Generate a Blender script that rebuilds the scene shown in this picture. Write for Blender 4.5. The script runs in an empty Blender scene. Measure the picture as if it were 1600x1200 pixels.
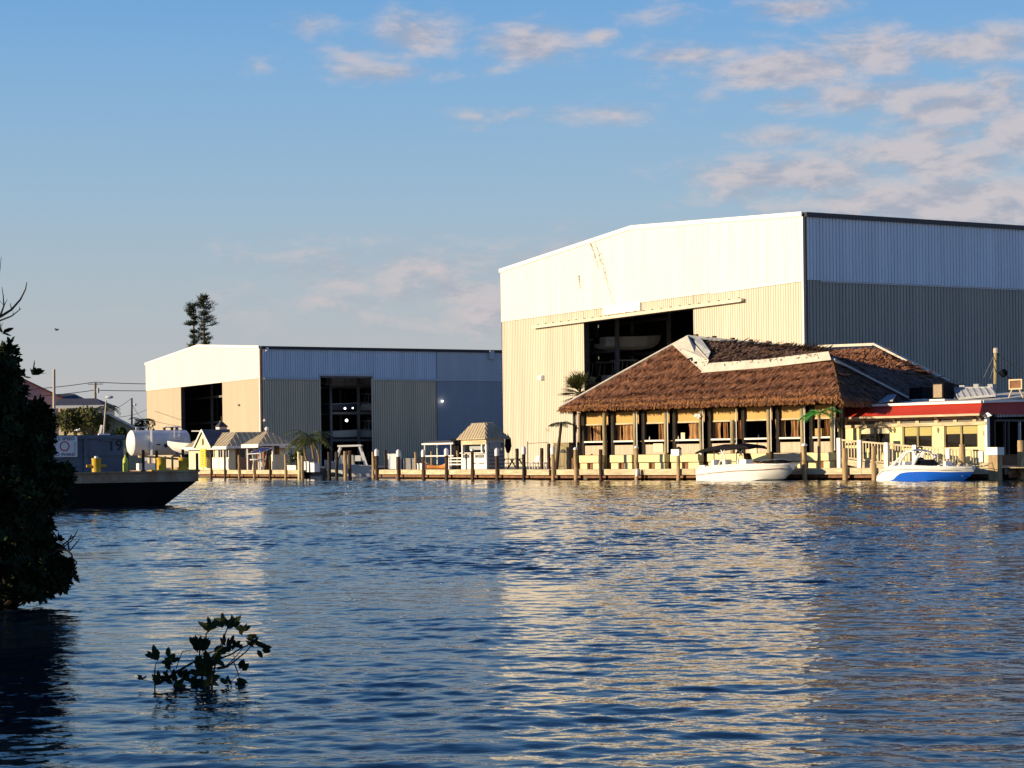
import bpy, bmesh, math, random
import numpy as np
from mathutils import Vector, Matrix
random.seed(7); np.random.seed(7)
scene = bpy.context.scene
COL = scene.collection
V = Vector
# ---------------------------------------------------------------- camera model: photo pixel (1600x1200) + distance -> point in the world
CAMH = 1.65; FPX = 3000.0; HOR = 712.0; ROLL = math.radians(0.75)
CR, SR = math.cos(ROLL), math.sin(ROLL)
def uv(px, py):
    u = (px-800.0)/FPX; v = (HOR-py)/FPX
    return u*CR+v*SR, -u*SR+v*CR
def W(px, py, d):
    u, v = uv(px, py); return V((u*d, d, CAMH+v*d))
def hgt(px, py, d): return W(px, py, d).z
class Frame:
    """plan frame: origin, axis s, axis t"""
    def __init__(self, o, s, t):
        self.o = V((o[0], o[1])); self.s = V((s[0], s[1])).normalized(); self.t = V((t[0], t[1])).normalized()
    def p(self, s, t, z=0.0):
        q = self.o+self.s*s+self.t*t; return V((q.x, q.y, z))
    def s_at(self, px, t=0.0, py=715):
        u, _ = uv(px, py); q = self.o+self.t*t
        return (u*q.y-q.x)/(self.s.x-u*self.s.y)
    def at(self, px, py, t=0.0):
        s = self.s_at(px, t, py); q = self.p(s, t); return V((q.x, q.y, hgt(px, py, q.y))), s
    def ang(self): return math.atan2(self.s.y, self.s.x)
# ---------------------------------------------------------------- mesh builder
class MB:
    def __init__(self): self.v = []; self.f = []
    def add(self, vs, fs):
        n = len(self.v); self.v += [tuple(x) for x in vs]; self.f += [tuple(i+n for i in f) for f in fs]
    def poly(self, pts): self.add(pts, [tuple(range(len(pts)))])
    def hexa(self, p):
        self.add(p, [(0,3,2,1),(4,5,6,7),(0,1,5,4),(1,2,6,5),(2,3,7,6),(3,0,4,7)])
    def fbox(self, F, s0, s1, t0, t1, z0, z1):
        self.hexa([F.p(s0,t0,z0),F.p(s1,t0,z0),F.p(s1,t1,z0),F.p(s0,t1,z0),F.p(s0,t0,z1),F.p(s1,t0,z1),F.p(s1,t1,z1),F.p(s0,t1,z1)])
    def box(self, c, size, rz=0.0):
        x, y, z = [a/2 for a in size]; R = Matrix.Rotation(rz, 3, 'Z'); c = V(c)
        self.hexa([c+R@V(q) for q in ((-x,-y,-z),(x,-y,-z),(x,y,-z),(-x,y,-z),(-x,-y,z),(x,-y,z),(x,y,z),(-x,y,z))])
    def beam(self, a, b, w, h):
        a, b = V(a), V(b); d = (b-a).normalized()
        up = V((0,0,1)) if abs(d.z) < .95 else V((1,0,0))
        x = d.cross(up).normalized()*(w/2); y = x.cross(d).normalized()*(h/2)
        self.hexa([a-x-y,a+x-y,a+x+y,a-x+y,b-x-y,b+x-y,b+x+y,b-x+y])
    def tube(self, pts, r, n=8, cap=True):
        pts = [V(p) for p in pts]; m = len(pts)
        rs = r if isinstance(r, (list, tuple)) else [r]*m
        vs, fs = [], []; px = None
        for i, p in enumerate(pts):
            d = (pts[min(i+1,m-1)]-pts[max(i-1,0)]).normalized()
            if px is None:
                up = V((0,0,1)) if abs(d.z) < .9 else V((1,0,0)); px = d.cross(up).normalized()
            else: px = (px-d*px.dot(d)).normalized()
            py = d.cross(px)
            for k in range(n):
                a = 2*math.pi*k/n; vs.append(p+(px*math.cos(a)+py*math.sin(a))*rs[i])
        for i in range(m-1):
            for k in range(n):
                k2 = (k+1) % n; fs.append((i*n+k, i*n+k2, (i+1)*n+k2, (i+1)*n+k))
        if cap: fs.append(tuple(range(n-1,-1,-1))); fs.append(tuple(range((m-1)*n, m*n)))
        self.add(vs, fs)
    def lathe(self, c, prof, n=16):
        """prof: list of (radius, z) about vertical axis at c"""
        c = V(c); vs, fs = [], []
        for r, z in prof:
            for k in range(n):
                a = 2*math.pi*k/n; vs.append(c+V((r*math.cos(a), r*math.sin(a), z)))
        for i in range(len(prof)-1):
            for k in range(n):
                k2 = (k+1) % n; fs.append((i*n+k, i*n+k2, (i+1)*n+k2, (i+1)*n+k))
        fs.append(tuple(range(n-1,-1,-1))); fs.append(tuple(range((len(prof)-1)*n, len(prof)*n)))
        self.add(vs, fs)
    def slab(self, pts, off):
        """polygon extruded by vector off"""
        off = V(off); n = len(pts); a = [V(p) for p in pts]; b = [p+off for p in a]
        fs = [tuple(range(n-1,-1,-1)), tuple(range(n, 2*n))]
        for i in range(n):
            j = (i+1) % n; fs.append((i, j, n+j, n+i))
        self.add(a+b, fs)
    def ball(self, c, r, nu=10, nv=6, sq=(1,1,1)):
        c = V(c); prof = []
        vs = [c+V((0,0,-r*sq[2]))]; fs = []
        for i in range(1, nv):
            e = -math.pi/2+math.pi*i/nv
            for k in range(nu):
                a = 2*math.pi*k/nu; vs.append(c+V((r*sq[0]*math.cos(e)*math.cos(a), r*sq[1]*math.cos(e)*math.sin(a), r*sq[2]*math.sin(e))))
        vs.append(c+V((0,0,r*sq[2])))
        for k in range(nu): fs.append((0, 1+(k+1)%nu, 1+k))
        for i in range(nv-2):
            for k in range(nu):
                k2 = (k+1)%nu; b = 1+i*nu; fs.append((b+k, b+k2, b+nu+k2, b+nu+k))
        t = len(vs)-1; b = 1+(nv-2)*nu
        for k in range(nu): fs.append((b+k, b+(k+1)%nu, t))
        self.add(vs, fs)
    def leaf(self, p, d, nrm, L, w, bend=0.0):
        d = V(d).normalized(); s = d.cross(V(nrm)); s = s.normalized() if s.length > 1e-5 else V((1,0,0)); p = V(p)
        n = s.cross(d)
        self.add([p, p+d*L*.35+s*w*.5+n*bend*.5, p+d*L*.75+s*w*.38+n*bend*.3, p+d*L-n*bend, p+d*L*.75-s*w*.38+n*bend*.3, p+d*L*.35-s*w*.5+n*bend*.5], [(0,1,2,3,4,5)])
    def blade(self, p, d, nrm, L, w):
        d = V(d).normalized(); s = d.cross(V(nrm)).normalized()*(w/2); p = V(p)
        self.add([p-s, p+s, p+d*L+s*.35, p+d*L-s*.35], [(0,1,2,3)])
LOC = {}
def mesh_obj(mb, name, mat, origin=V((0,0,0)), smooth=False, fix=True):
    me = bpy.data.meshes.new(name)
    o = V(origin)
    me.from_pydata([(x-o.x, y-o.y, z-o.z) for x, y, z in mb.v], [], mb.f)
    if fix and len(mb.f) < 60000:
        bm = bmesh.new(); bm.from_mesh(me); bmesh.ops.recalc_face_normals(bm, faces=bm.faces); bm.to_mesh(me); bm.free()
    if mat: me.materials.append(mat)
    if smooth:
        me.polygons.foreach_set('use_smooth', [True]*len(me.polygons))
        if smooth != 'all':
            try: me.set_sharp_from_angle(angle=math.radians(40))
            except Exception: pass
    me.update()
    return bpy.data.objects.new(name, me)
def tagp(o, label=None, cat=None, group=None, kind=None):
    if label: o['label'] = label
    if cat: o['category'] = cat
    if group: o['group'] = group
    if kind: o['kind'] = kind
def thing(name, label, cat, loc, group=None):
    o = bpy.data.objects.new(name, None); COL.objects.link(o); o.empty_display_size = .3
    o.location = V(loc); LOC[o.name] = V(loc); tagp(o, label, cat, group); return o
def part(mb, name, mat, parent, smooth=False, label=None, fix=True):
    L = LOC[parent.name]; o = mesh_obj(mb, name, mat, L, smooth, fix); COL.objects.link(o); o.parent = parent
    LOC[o.name] = L
    if label: o['label'] = label
    return o
def solo(mb, name, mat, label, cat, loc, group=None, kind=None, smooth=False, fix=True):
    o = mesh_obj(mb, name, mat, V(loc), smooth, fix); COL.objects.link(o); o.location = V(loc); LOC[o.name] = V(loc)
    tagp(o, label, cat, group, kind); return o
def struct(mb, name, mat, smooth=False, fix=True):
    o = mesh_obj(mb, name, mat, V((0,0,0)), smooth, fix); COL.objects.link(o); o['kind'] = 'structure'; return o
def dup(root, loc, rz=None, label=None, group=None, scale=None):
    r = root.copy(); COL.objects.link(r); r.location = V(loc); LOC[r.name] = V(loc)
    if rz is not None: r.rotation_euler = (0,0,rz)
    if scale: r.scale = (scale,)*3 if not isinstance(scale, tuple) else scale
    if label: r['label'] = label
    if group: r['group'] = group
    for ch in list(root.children):
        c = ch.copy(); COL.objects.link(c); c.parent = r
        for g in list(ch.children):
            d = g.copy(); COL.objects.link(d); d.parent = c
    return r
# ---------------------------------------------------------------- materials
def mat(name, col, rough=.7, var=.12, scale=4.0, bump=0.0, bscale=30.0, metal=0.0, spec=.4, stretch=(1,1,1), col2=None, emit=None, coat=0.0):
    m = bpy.data.materials.new(name); m.use_nodes = True; nt = m.node_tree; N = nt.nodes; L = nt.links
    b = N['Principled BSDF']; b.inputs['Roughness'].default_value = rough; b.inputs['Metallic'].default_value = metal
    b.inputs['Specular IOR Level'].default_value = spec
    if coat: b.inputs['Coat Weight'].default_value = coat
    if emit:
        b.inputs['Emission Color'].default_value = (*emit[:3],1); b.inputs['Emission Strength'].default_value = emit[3]
    tc = N.new('ShaderNodeTexCoord'); mp = N.new('ShaderNodeMapping'); mp.inputs['Scale'].default_value = stretch
    L.new(tc.outputs['Object'], mp.inputs['Vector'])
    nz = N.new('ShaderNodeTexNoise'); nz.inputs['Scale'].default_value = scale; nz.inputs['Detail'].default_value = 6; nz.inputs['Roughness'].default_value = .6
    L.new(mp.outputs['Vector'], nz.inputs['Vector'])
    cr = N.new('ShaderNodeValToRGB')
    c2 = col2 if col2 else tuple(max(0, c*(1-2*var)) for c in col)
    c1 = col if col2 else tuple(min(1, c*(1+var)) for c in col)
    cr.color_ramp.elements[0].color = (*c2,1); cr.color_ramp.elements[1].color = (*c1,1)
    cr.color_ramp.elements[0].position = .3; cr.color_ramp.elements[1].position = .7
    L.new(nz.outputs['Fac'], cr.inputs['Fac']); L.new(cr.outputs['Color'], b.inputs['Base Color'])
    if bump:
        n2 = N.new('ShaderNodeTexNoise'); n2.inputs['Scale'].default_value = bscale; n2.inputs['Detail'].default_value = 4
        L.new(mp.outputs['Vector'], n2.inputs['Vector'])
        bp = N.new('ShaderNodeBump'); bp.inputs['Strength'].default_value = bump; bp.inputs['Distance'].default_value = .05
        L.new(n2.outputs['Fac'], bp.inputs['Height']); L.new(bp.outputs['Normal'], b.inputs['Normal'])
    return m
M = {}
def text_part(txt, mat_, parent, pos, right, up, size, name='lettering', depth=.004, align='CENTER', sx=1.0):
    cu = bpy.data.curves.new('t', 'FONT'); cu.body = txt; cu.size = size; cu.align_x = align; cu.align_y = 'CENTER'; cu.extrude = depth; cu.offset = size*.012
    to = bpy.data.objects.new('t', cu); COL.objects.link(to)
    dg = bpy.context.evaluated_depsgraph_get(); dg.update()
    me = bpy.data.meshes.new_from_object(to.evaluated_get(dg))
    bpy.data.objects.remove(to); bpy.data.curves.remove(cu)
    right = V(right).normalized(); up = V(up).normalized(); nrm = right.cross(up)
    R = Matrix((right*sx, up, nrm)).transposed()
    Lc = LOC[parent.name]
    for v in me.vertices: v.co = R@v.co+V(pos)-Lc
    me.materials.clear(); me.materials.append(mat_); me.name = name
    o = bpy.data.objects.new(name, me); COL.objects.link(o); o.parent = parent; LOC[o.name] = Lc
    return o
# ---------------------------------------------------------------- shared plan frames (photo layout)
A_DIR = V((-.485,.874)); B_DIR = V((.874,.485))           # along the sunlit / the shaded faces of the sheds
BIG = Frame(W(1260.5,700,140).xy, A_DIR, B_DIR)
SML = Frame(W(408.5,700,230).xy, A_DIR, B_DIR)
REST = Frame((2.6,128), (.686,-.727), (.727,.686))         # restaurant dock front, t runs inland
MID = Frame((2.6,128), (-13.2,22), (22,13.2))              # middle dock, s to the left
LEFT = Frame((-17.7,160), (-11.4,18), (18,11.4))           # store dock, s to the left
DECK = .68
SUN_EL = math.radians(11.5); SUN_H = V((-.955,-.297)).normalized()
SUNV = V((SUN_H.x*math.cos(SUN_EL), SUN_H.y*math.cos(SUN_EL), math.sin(SUN_EL)))
# ---------------------------------------------------------------- camera, light, sky
cam_d = bpy.data.cameras.new('camera'); cam = bpy.data.objects.new('camera', cam_d); COL.objects.link(cam)
cam_d.sensor_fit = 'HORIZONTAL'; cam_d.sensor_width = 36.0; cam_d.lens = 36.0*FPX/1600.0
cam_d.shift_y = (HOR-600.0)/1600.0
cam_d.clip_start = .1; cam_d.clip_end = 6000
cam.matrix_world = Matrix.Translation((0,0,CAMH))@Matrix.Rotation(math.radians(90),4,'X')@Matrix.Rotation(-ROLL,4,'Z')
scene.camera = cam
sl = bpy.data.lights.new('sun','SUN'); so = bpy.data.objects.new('sun', sl); COL.objects.link(so)
sl.energy = 5.0; sl.angle = math.radians(.5); sl.color = (1.0,.79,.50)
so.rotation_euler = (-SUNV).to_track_quat('-Z','Y').to_euler(); so.location = (-40,-20,60)
w = bpy.data.worlds.new('World'); scene.world = w; w.use_nodes = True
nt = w.node_tree; N = nt.nodes; L = nt.links; N.clear()
out = N.new('ShaderNodeOutputWorld'); bg = N.new('ShaderNodeBackground'); bg.inputs['Strength'].default_value = SKY_STRENGTH = .11
L.new(bg.outputs[0], out.inputs['Surface'])
sky = N.new('ShaderNodeTexSky'); sky.sky_type = 'NISHITA'; sky.sun_disc = False; sky.sun_elevation = SUN_EL
sky.sun_rotation = math.atan2(SUNV.x, SUNV.y); sky.air_density = 1.0; sky.dust_density = .6; sky.ozone_density = 1.6; sky.altitude = 0
tc = N.new('ShaderNodeTexCoord')
def math_n(op, a, b=None, c=None, clamp=False):
    n = N.new('ShaderNodeMath'); n.operation = op; n.use_clamp = clamp
    for i, x in enumerate((a, b, c)):
        if x is None: continue
        if isinstance(x, (int, float)): n.inputs[i].default_value = x
        else: L.new(x, n.inputs[i])
    return n.outputs[0]
sep = N.new('ShaderNodeSeparateXYZ'); L.new(tc.outputs['Generated'], sep.inputs[0])
az = math_n('ARCTAN2', sep.outputs['X'], sep.outputs['Y']); el = math_n('ARCSINE', sep.outputs['Z'])
cmb = N.new('ShaderNodeCombineXYZ'); L.new(az, cmb.inputs[0]); L.new(el, cmb.inputs[1])
def angles(px, py):
    u, v = uv(px, py); return math.atan2(u, 1), math.atan2(v, math.hypot(1, u))
# clear-air colour: the sky texture, pulled a little towards the pink-grey sea haze near the horizon
hz = N.new('ShaderNodeMapRange'); hz.interpolation_type = 'SMOOTHERSTEP'
L.new(el, hz.inputs['Value']); hz.inputs['From Min'].default_value = -.02; hz.inputs['From Max'].default_value = .17
hz.inputs['To Min'].default_value = HAZE_MAX = .97; hz.inputs['To Max'].default_value = 0.0
grad = N.new('ShaderNodeValToRGB'); e = grad.color_ramp.elements
hr = N.new('ShaderNodeMapRange'); L.new(el, hr.inputs['Value']); hr.inputs['From Min'].default_value = 0; hr.inputs['From Max'].default_value = 1.2
L.new(hr.outputs[0], grad.inputs['Fac'])
K = 1/SKY_STRENGTH*.70
def cel(p, c):
    q = e.new(p) if p not in (0.0, 1.0) else (e[0] if p == 0.0 else e[-1]); q.color = (c[0], c[1], c[2], 1); return q
cel(0.0, (.50,.50,.52)); cel(1.0, (.016,.06,.20))
cel(.035, (.49,.50,.525)); cel(.075, (.42,.50,.57)); cel(.115, (.325,.49,.65)); cel(.17, (.215,.43,.71)); cel(.21,(.145,.365,.70)); cel(.26,(.085,.27,.64)); cel(.33,(.055,.19,.50)); cel(.5,(.028,.11,.34))
gm = N.new('ShaderNodeMix'); gm.data_type = 'RGBA'; gm.blend_type = 'MULTIPLY'; gm.inputs['Factor'].default_value = 1.0
L.new(grad.outputs[0], gm.inputs['A']); gm.inputs['B'].default_value = (K, K, K, 1)
mx = N.new('ShaderNodeMix'); mx.data_type = 'RGBA'; mx.inputs['Factor'].default_value = .93
L.new(sky.outputs[0], mx.inputs['A']); L.new(gm.outputs['Result'], mx.inputs['B'])
# clouds: soft patches of cumulus, placed by bearing and height above the horizon
nz = N.new('ShaderNodeTexNoise'); nz.inputs['Scale'].default_value = 1.0; nz.inputs['Detail'].default_value = 9; nz.inputs['Roughness'].default_value = .58
def noise_at(dx, dy, s=(30,75,1), det=9):
    mp = N.new('ShaderNodeMapping'); L.new(cmb.outputs[0], mp.inputs['Vector']); mp.inputs['Scale'].default_value = s; mp.inputs['Location'].default_value = (dx*s[0]+3.1, dy*s[1]+1.7, .35)
    n = N.new('ShaderNodeTexNoise'); n.inputs['Scale'].default_value = 1.0; n.inputs['Detail'].default_value = det; n.inputs['Roughness'].default_value = .6; n.inputs['Distortion'].default_value = .25
    L.new(mp.outputs[0], n.inputs['Vector']); return n.outputs['Fac']
BL = [(487,40,62,30,.62),(655,58,90,45,.85),(560,85,80,30,.55),(610,112,130,22,.7),(400,102,60,24,.5),(830,72,100,38,.95),(770,110,55,16,.55),(936,58,36,16,.75),
      (850,180,150,22,.6),(960,182,70,22,.55),(745,182,40,12,.5),(1245,14,100,22,.9),(1030,22,90,30,.42),(1085,88,115,26,.75),(1300,58,60,16,.6),(1240,108,190,34,.95),(1350,85,110,50,.9),
      (1520,72,140,36,.9),(1370,150,150,32,.85),(1500,165,180,50,.95),(1240,165,75,24,.7),(1110,150,60,26,.45),(1225,212,110,22,.7),(1585,208,90,50,.95),
      (1420,235,190,45,.8),(1250,275,230,40,.85),(1500,252,160,40,.85),(1480,318,330,50,.95),(1120,275,90,26,.6),(640,425,330,60,.66),(840,400,140,45,.5),(500,470,300,45,.5),(760,490,260,50,.6),(480,410,160,30,.40),(690,455,220,45,.72),(580,430,120,22,.5),(1180,300,170,30,.6),(1330,335,200,26,.7),(1560,340,90,30,.9),(1455,210,120,28,.8),(1560,130,80,30,.75),(1180,55,60,14,.45),(1400,62,60,14,.5)]
acc = None
for (px, py, rx, ry, k) in BL:
    a, h = angles(px, py); rx *= 1.5/FPX; ry *= 1.6/FPX
    mp = N.new('ShaderNodeMapping'); L.new(cmb.outputs[0], mp.inputs['Vector'])
    mp.inputs['Scale'].default_value = (1/rx, 1/ry, 1); mp.inputs['Location'].default_value = (-a/rx, -h/ry, 0)
    g = N.new('ShaderNodeTexGradient'); g.gradient_type = 'QUADRATIC_SPHERE'; L.new(mp.outputs[0], g.inputs[0])
    g2 = math_n('POWER', g.outputs['Fac'], .5)
    t = math_n('MULTIPLY', g2, k)
    acc = t if acc is None else math_n('MAXIMUM', acc, t)
# scattered cloud over the rest of the sky (behind, above and beside the picture)
def density(dx, dy):
    n = noise_at(dx, dy); 
    return math_n('ADD', math_n('MULTIPLY', acc, 1.08), math_n('MULTIPLY', math_n('SUBTRACT', n, .5), 1.35))
d0 = density(0, 0); d1 = density(-.006, .007)
def sstep(x, a, b, lo=0.0, hi=1.0):
    n = N.new('ShaderNodeMapRange'); n.interpolation_type = 'SMOOTHSTEP'; L.new(x, n.inputs['Value'])
    n.inputs['From Min'].default_value = a; n.inputs['From Max'].default_value = b; n.inputs['To Min'].default_value = lo; n.inputs['To Max'].default_value = hi
    return n.outputs[0]
cov = sstep(d0, .21, .86, 0, .80)
lit = sstep(math_n('SUBTRACT', d0, d1), -.22, .16)
cm = N.new('ShaderNodeMix'); cm.data_type = 'RGBA'; L.new(lit, cm.inputs['Factor'])
cm.inputs['A'].default_value = tuple(K*c for c in (.40,.41,.49))+(1,); cm.inputs['B'].default_value = tuple(K*c for c in (.64,.565,.57))+(1,)
fin = N.new('ShaderNodeMix'); fin.data_type = 'RGBA'; L.new(cov, fin.inputs['Factor']); L.new(mx.outputs['Result'], fin.inputs['A']); L.new(cm.outputs['Result'], fin.inputs['B'])
L.new(fin.outputs['Result'], bg.inputs['Color'])
scene.render.engine = 'CYCLES'
scene.view_settings.view_transform = 'Standard'; scene.view_settings.look = 'None'; scene.view_settings.exposure = 0.5; scene.view_settings.gamma = 1.0
scene.view_settings.use_curve_mapping = False
scene.cycles.max_bounces = 8; scene.cycles.caustics_reflective = False
# ---------------------------------------------------------------- materials
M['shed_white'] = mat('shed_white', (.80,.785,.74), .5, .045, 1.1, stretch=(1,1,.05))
M['shed_white_shade'] = mat('shed_white_shade', (.74,.79,.87), .5, .06, 1.0, stretch=(1,1,.05))  # white sheet tinted blue: shade of the side walls is in the colour
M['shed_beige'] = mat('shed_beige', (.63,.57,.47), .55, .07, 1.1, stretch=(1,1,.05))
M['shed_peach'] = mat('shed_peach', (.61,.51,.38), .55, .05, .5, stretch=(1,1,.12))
M['shed_beige_shade'] = mat('shed_beige_shade', (.42,.385,.33), .55, .08, 1.0, stretch=(1,1,.05))  # beige sheet darkened: shade of the side wall is in the colour
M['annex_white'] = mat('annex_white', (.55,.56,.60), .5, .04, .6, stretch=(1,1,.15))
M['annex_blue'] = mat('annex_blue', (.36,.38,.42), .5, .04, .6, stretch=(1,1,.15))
M['trim_white'] = mat('trim_white', (.84,.82,.78), .45, .03)
M['trim_dark'] = mat('trim_dark', (.07,.055,.05), .5, .1)
M['gutter'] = mat('gutter', (.035,.035,.045), .4, .1)
M['roof_metal'] = mat('roof_metal', (.45,.45,.45), .35, .05, metal=.5)
M['steel_dark'] = mat('steel_dark', (.07,.06,.06), .6, .2)
M['steel_grey'] = mat('steel_grey', (.2,.2,.21), .55, .15)
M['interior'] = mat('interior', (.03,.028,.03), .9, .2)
M['concrete'] = mat('concrete', (.30,.28,.25), .9, .15, 1.2, bump=.3)
M['concrete_dark'] = mat('concrete_dark', (.16,.14,.12), .9, .3, 1.5, bump=.4)
M['asphalt'] = mat('asphalt', (.22,.21,.19), .95, .15, .8)
M['fascia'] = mat('fascia', (.60,.50,.34), .8, .2, 1.0, bump=.2, stretch=(1,1,6))
M['plank'] = mat('plank', (.40,.33,.24), .85, .25, 2.0, bump=.3, stretch=(1,1,3))
M['pile_brown'] = mat('pile_brown', (.10,.058,.036), .85, .35, 3.0, bump=.6, stretch=(1,1,.25))
M['pile_tan'] = mat('pile_tan', (.48,.34,.18), .8, .25, 3.0, bump=.5, stretch=(1,1,.2))
M['post_olive'] = mat('post_olive', (.34,.28,.16), .85, .3, 2.5, bump=.6, stretch=(1,1,.2))
M['post_dark'] = mat('post_dark', (.035,.028,.025), .8, .3, 2.0, bump=.4)
M['cap_white'] = mat('cap_white', (.86,.84,.82), .4, .03)
M['white_gel'] = mat('white_gel', (.84,.84,.82), .2, .02, spec=.5, coat=.5)
M['white_paint'] = mat('white_paint', (.82,.80,.76), .5, .05, 1.5)
M['cream_wall'] = mat('cream_wall', (.74,.66,.46), .7, .06, 1.0, bump=.1)
M['yellow_wall'] = mat('yellow_wall', (.84,.77,.38), .7, .05, 1.2, bump=.15)
M['yellow_box'] = mat('yellow_box', (.70,.64,.36), .7, .06, 1.5, bump=.15)
M['ochre_shade'] = mat('ochre_shade', (.52,.335,.115), .75, .05, 1.0)
M['plank_pink'] = mat('plank_pink', (.60,.47,.36), .75, .15, 6.0, bump=.2, stretch=(3,3,.2))
M['thatch'] = mat('thatch', (.43,.21,.12), .95, .35, 2.4, col2=(.14,.062,.042), spec=.1)
M['thatch_fringe'] = mat('thatch_fringe', (.36,.175,.075), .95, .3, 8.0, col2=(.19,.085,.04), spec=.1)
M['thatch_shade'] = mat('thatch_shade', (.25,.16,.125), .95, .35, 7.0, col2=(.05,.033,.028), spec=.1)  # thatch darkened in colour for the slopes that lie in shade
M['cloth'] = mat('cloth', (.62,.58,.50), .8, .1, 2.0, bump=.5, bscale=4)
M['cloth_grey_shade'] = mat('cloth_grey_shade', (.36,.38,.41), .8, .1, 2.0, bump=.4, bscale=4)  # pale canvas turned grey-blue: shade put into the colour
M['red_awning'] = mat('red_awning', (.50,.038,.016), .6, .06, 1.5)
M['curtain'] = mat('curtain', (.42,.23,.10), .85, .35, 7.0, stretch=(4,4,.25))
M['glass'] = mat('glass', (.012,.011,.010), .08, .1, spec=.35)
M['blind'] = mat('blind', (.42,.37,.13), .7, .06, 2.0, stretch=(1,1,8))
M['dark_room'] = mat('dark_room', (.018,.012,.010), .95, .2, spec=.05)  # near black so openings look unlit; the darkness is in the colour
M['brown_wood'] = mat('brown_wood', (.22,.10,.05), .8, .25, 3.0)
M['pink_door'] = mat('pink_door', (.33,.17,.11), .7, .1)
M['black'] = mat('black', (.010,.010,.014), .8, .2, spec=.1)
M['navy'] = mat('navy', (.012,.02,.12), .7, .1)
M['metal_light'] = mat('metal_light', (.46,.385,.265), .45, .08, 1.0)
M['metal_dark'] = mat('metal_dark', (.10,.10,.12), .45, .1)
M['barge_hull'] = mat('barge_hull', (.008,.007,.007), .9, .3, 1.0, spec=.08)
M['barge_rim'] = mat('barge_rim', (.50,.41,.29), .9, .3, 1.8, col2=(.30,.13,.06), bump=.4, stretch=(1,1,.6))
M['bin_blue'] = mat('bin_blue', (.115,.14,.185), .65, .15, 1.5)
M['yellow_paint'] = mat('yellow_paint', (.62,.40,.03), .5, .15, 5.0)
M['sign_white'] = mat('sign_white', (.75,.76,.80), .5, .03)
M['sign_yellow'] = mat('sign_yellow', (.80,.62,.03), .5, .05)
M['ink'] = mat('ink', (.02,.02,.03), .6, .05)
M['sign_red'] = mat('sign_red', (.50,.03,.03), .5, .05)
M['tank_white'] = mat('tank_white', (.72,.72,.73), .55, .04, .8)
M['mangrove_leaf'] = mat('mangrove_leaf', (.022,.036,.014), .7, .35, 5.0, spec=.08)
M['mangrove_bark'] = mat('mangrove_bark', (.03,.024,.018), .95, .3, 12, spec=.1)
M['bark'] = mat('bark', (.07,.05,.035), .9, .3, 12, bump=.6)
M['palm_trunk'] = mat('palm_trunk', (.28,.19,.11), .9, .3, 10, bump=.5)
M['leaf_dark'] = mat('leaf_dark', (.035,.055,.02), .6, .3, 5.0, spec=.12)
M['leaf_olive'] = mat('leaf_olive', (.12,.12,.03), .6, .35, 3.0)
M['leaf_palm'] = mat('leaf_palm', (.11,.13,.03), .5, .3, 3.0)
M['leaf_pine'] = mat('leaf_pine', (.03,.045,.02), .8, .3, 3.0)
M['fake_green'] = mat('fake_green', (.06,.34,.06), .45, .2, 3.0)
M['pink_wall'] = mat('pink_wall', (.60,.30,.27), .8, .08)
M['red_roof'] = mat('red_roof', (.20,.06,.05), .8, .2)
M['slate'] = mat('slate', (.07,.075,.10), .8, .2)
M['green_wall'] = mat('green_wall', (.30,.33,.24), .8, .08)
M['pole_wood'] = mat('pole_wood', (.26,.22,.18), .9, .25, 4, stretch=(1,1,.2))
M['pole_pale'] = mat('pole_pale', (.5,.45,.38), .8, .15, 4, stretch=(1,1,.2))
M['wire'] = mat('wire', (.03,.03,.035), .6, .1)
M['bulb'] = mat('bulb', (.9,.9,.85), .5, .02, emit=(1,.95,.85,6))
M['kraft'] = mat('kraft', (.42,.27,.13), .7, .2, 6)
M['ac_tan'] = mat('ac_tan', (.36,.27,.18), .7, .2, 20)
M['chrome'] = mat('chrome', (.5,.5,.5), .2, .05, metal=.9)
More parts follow.
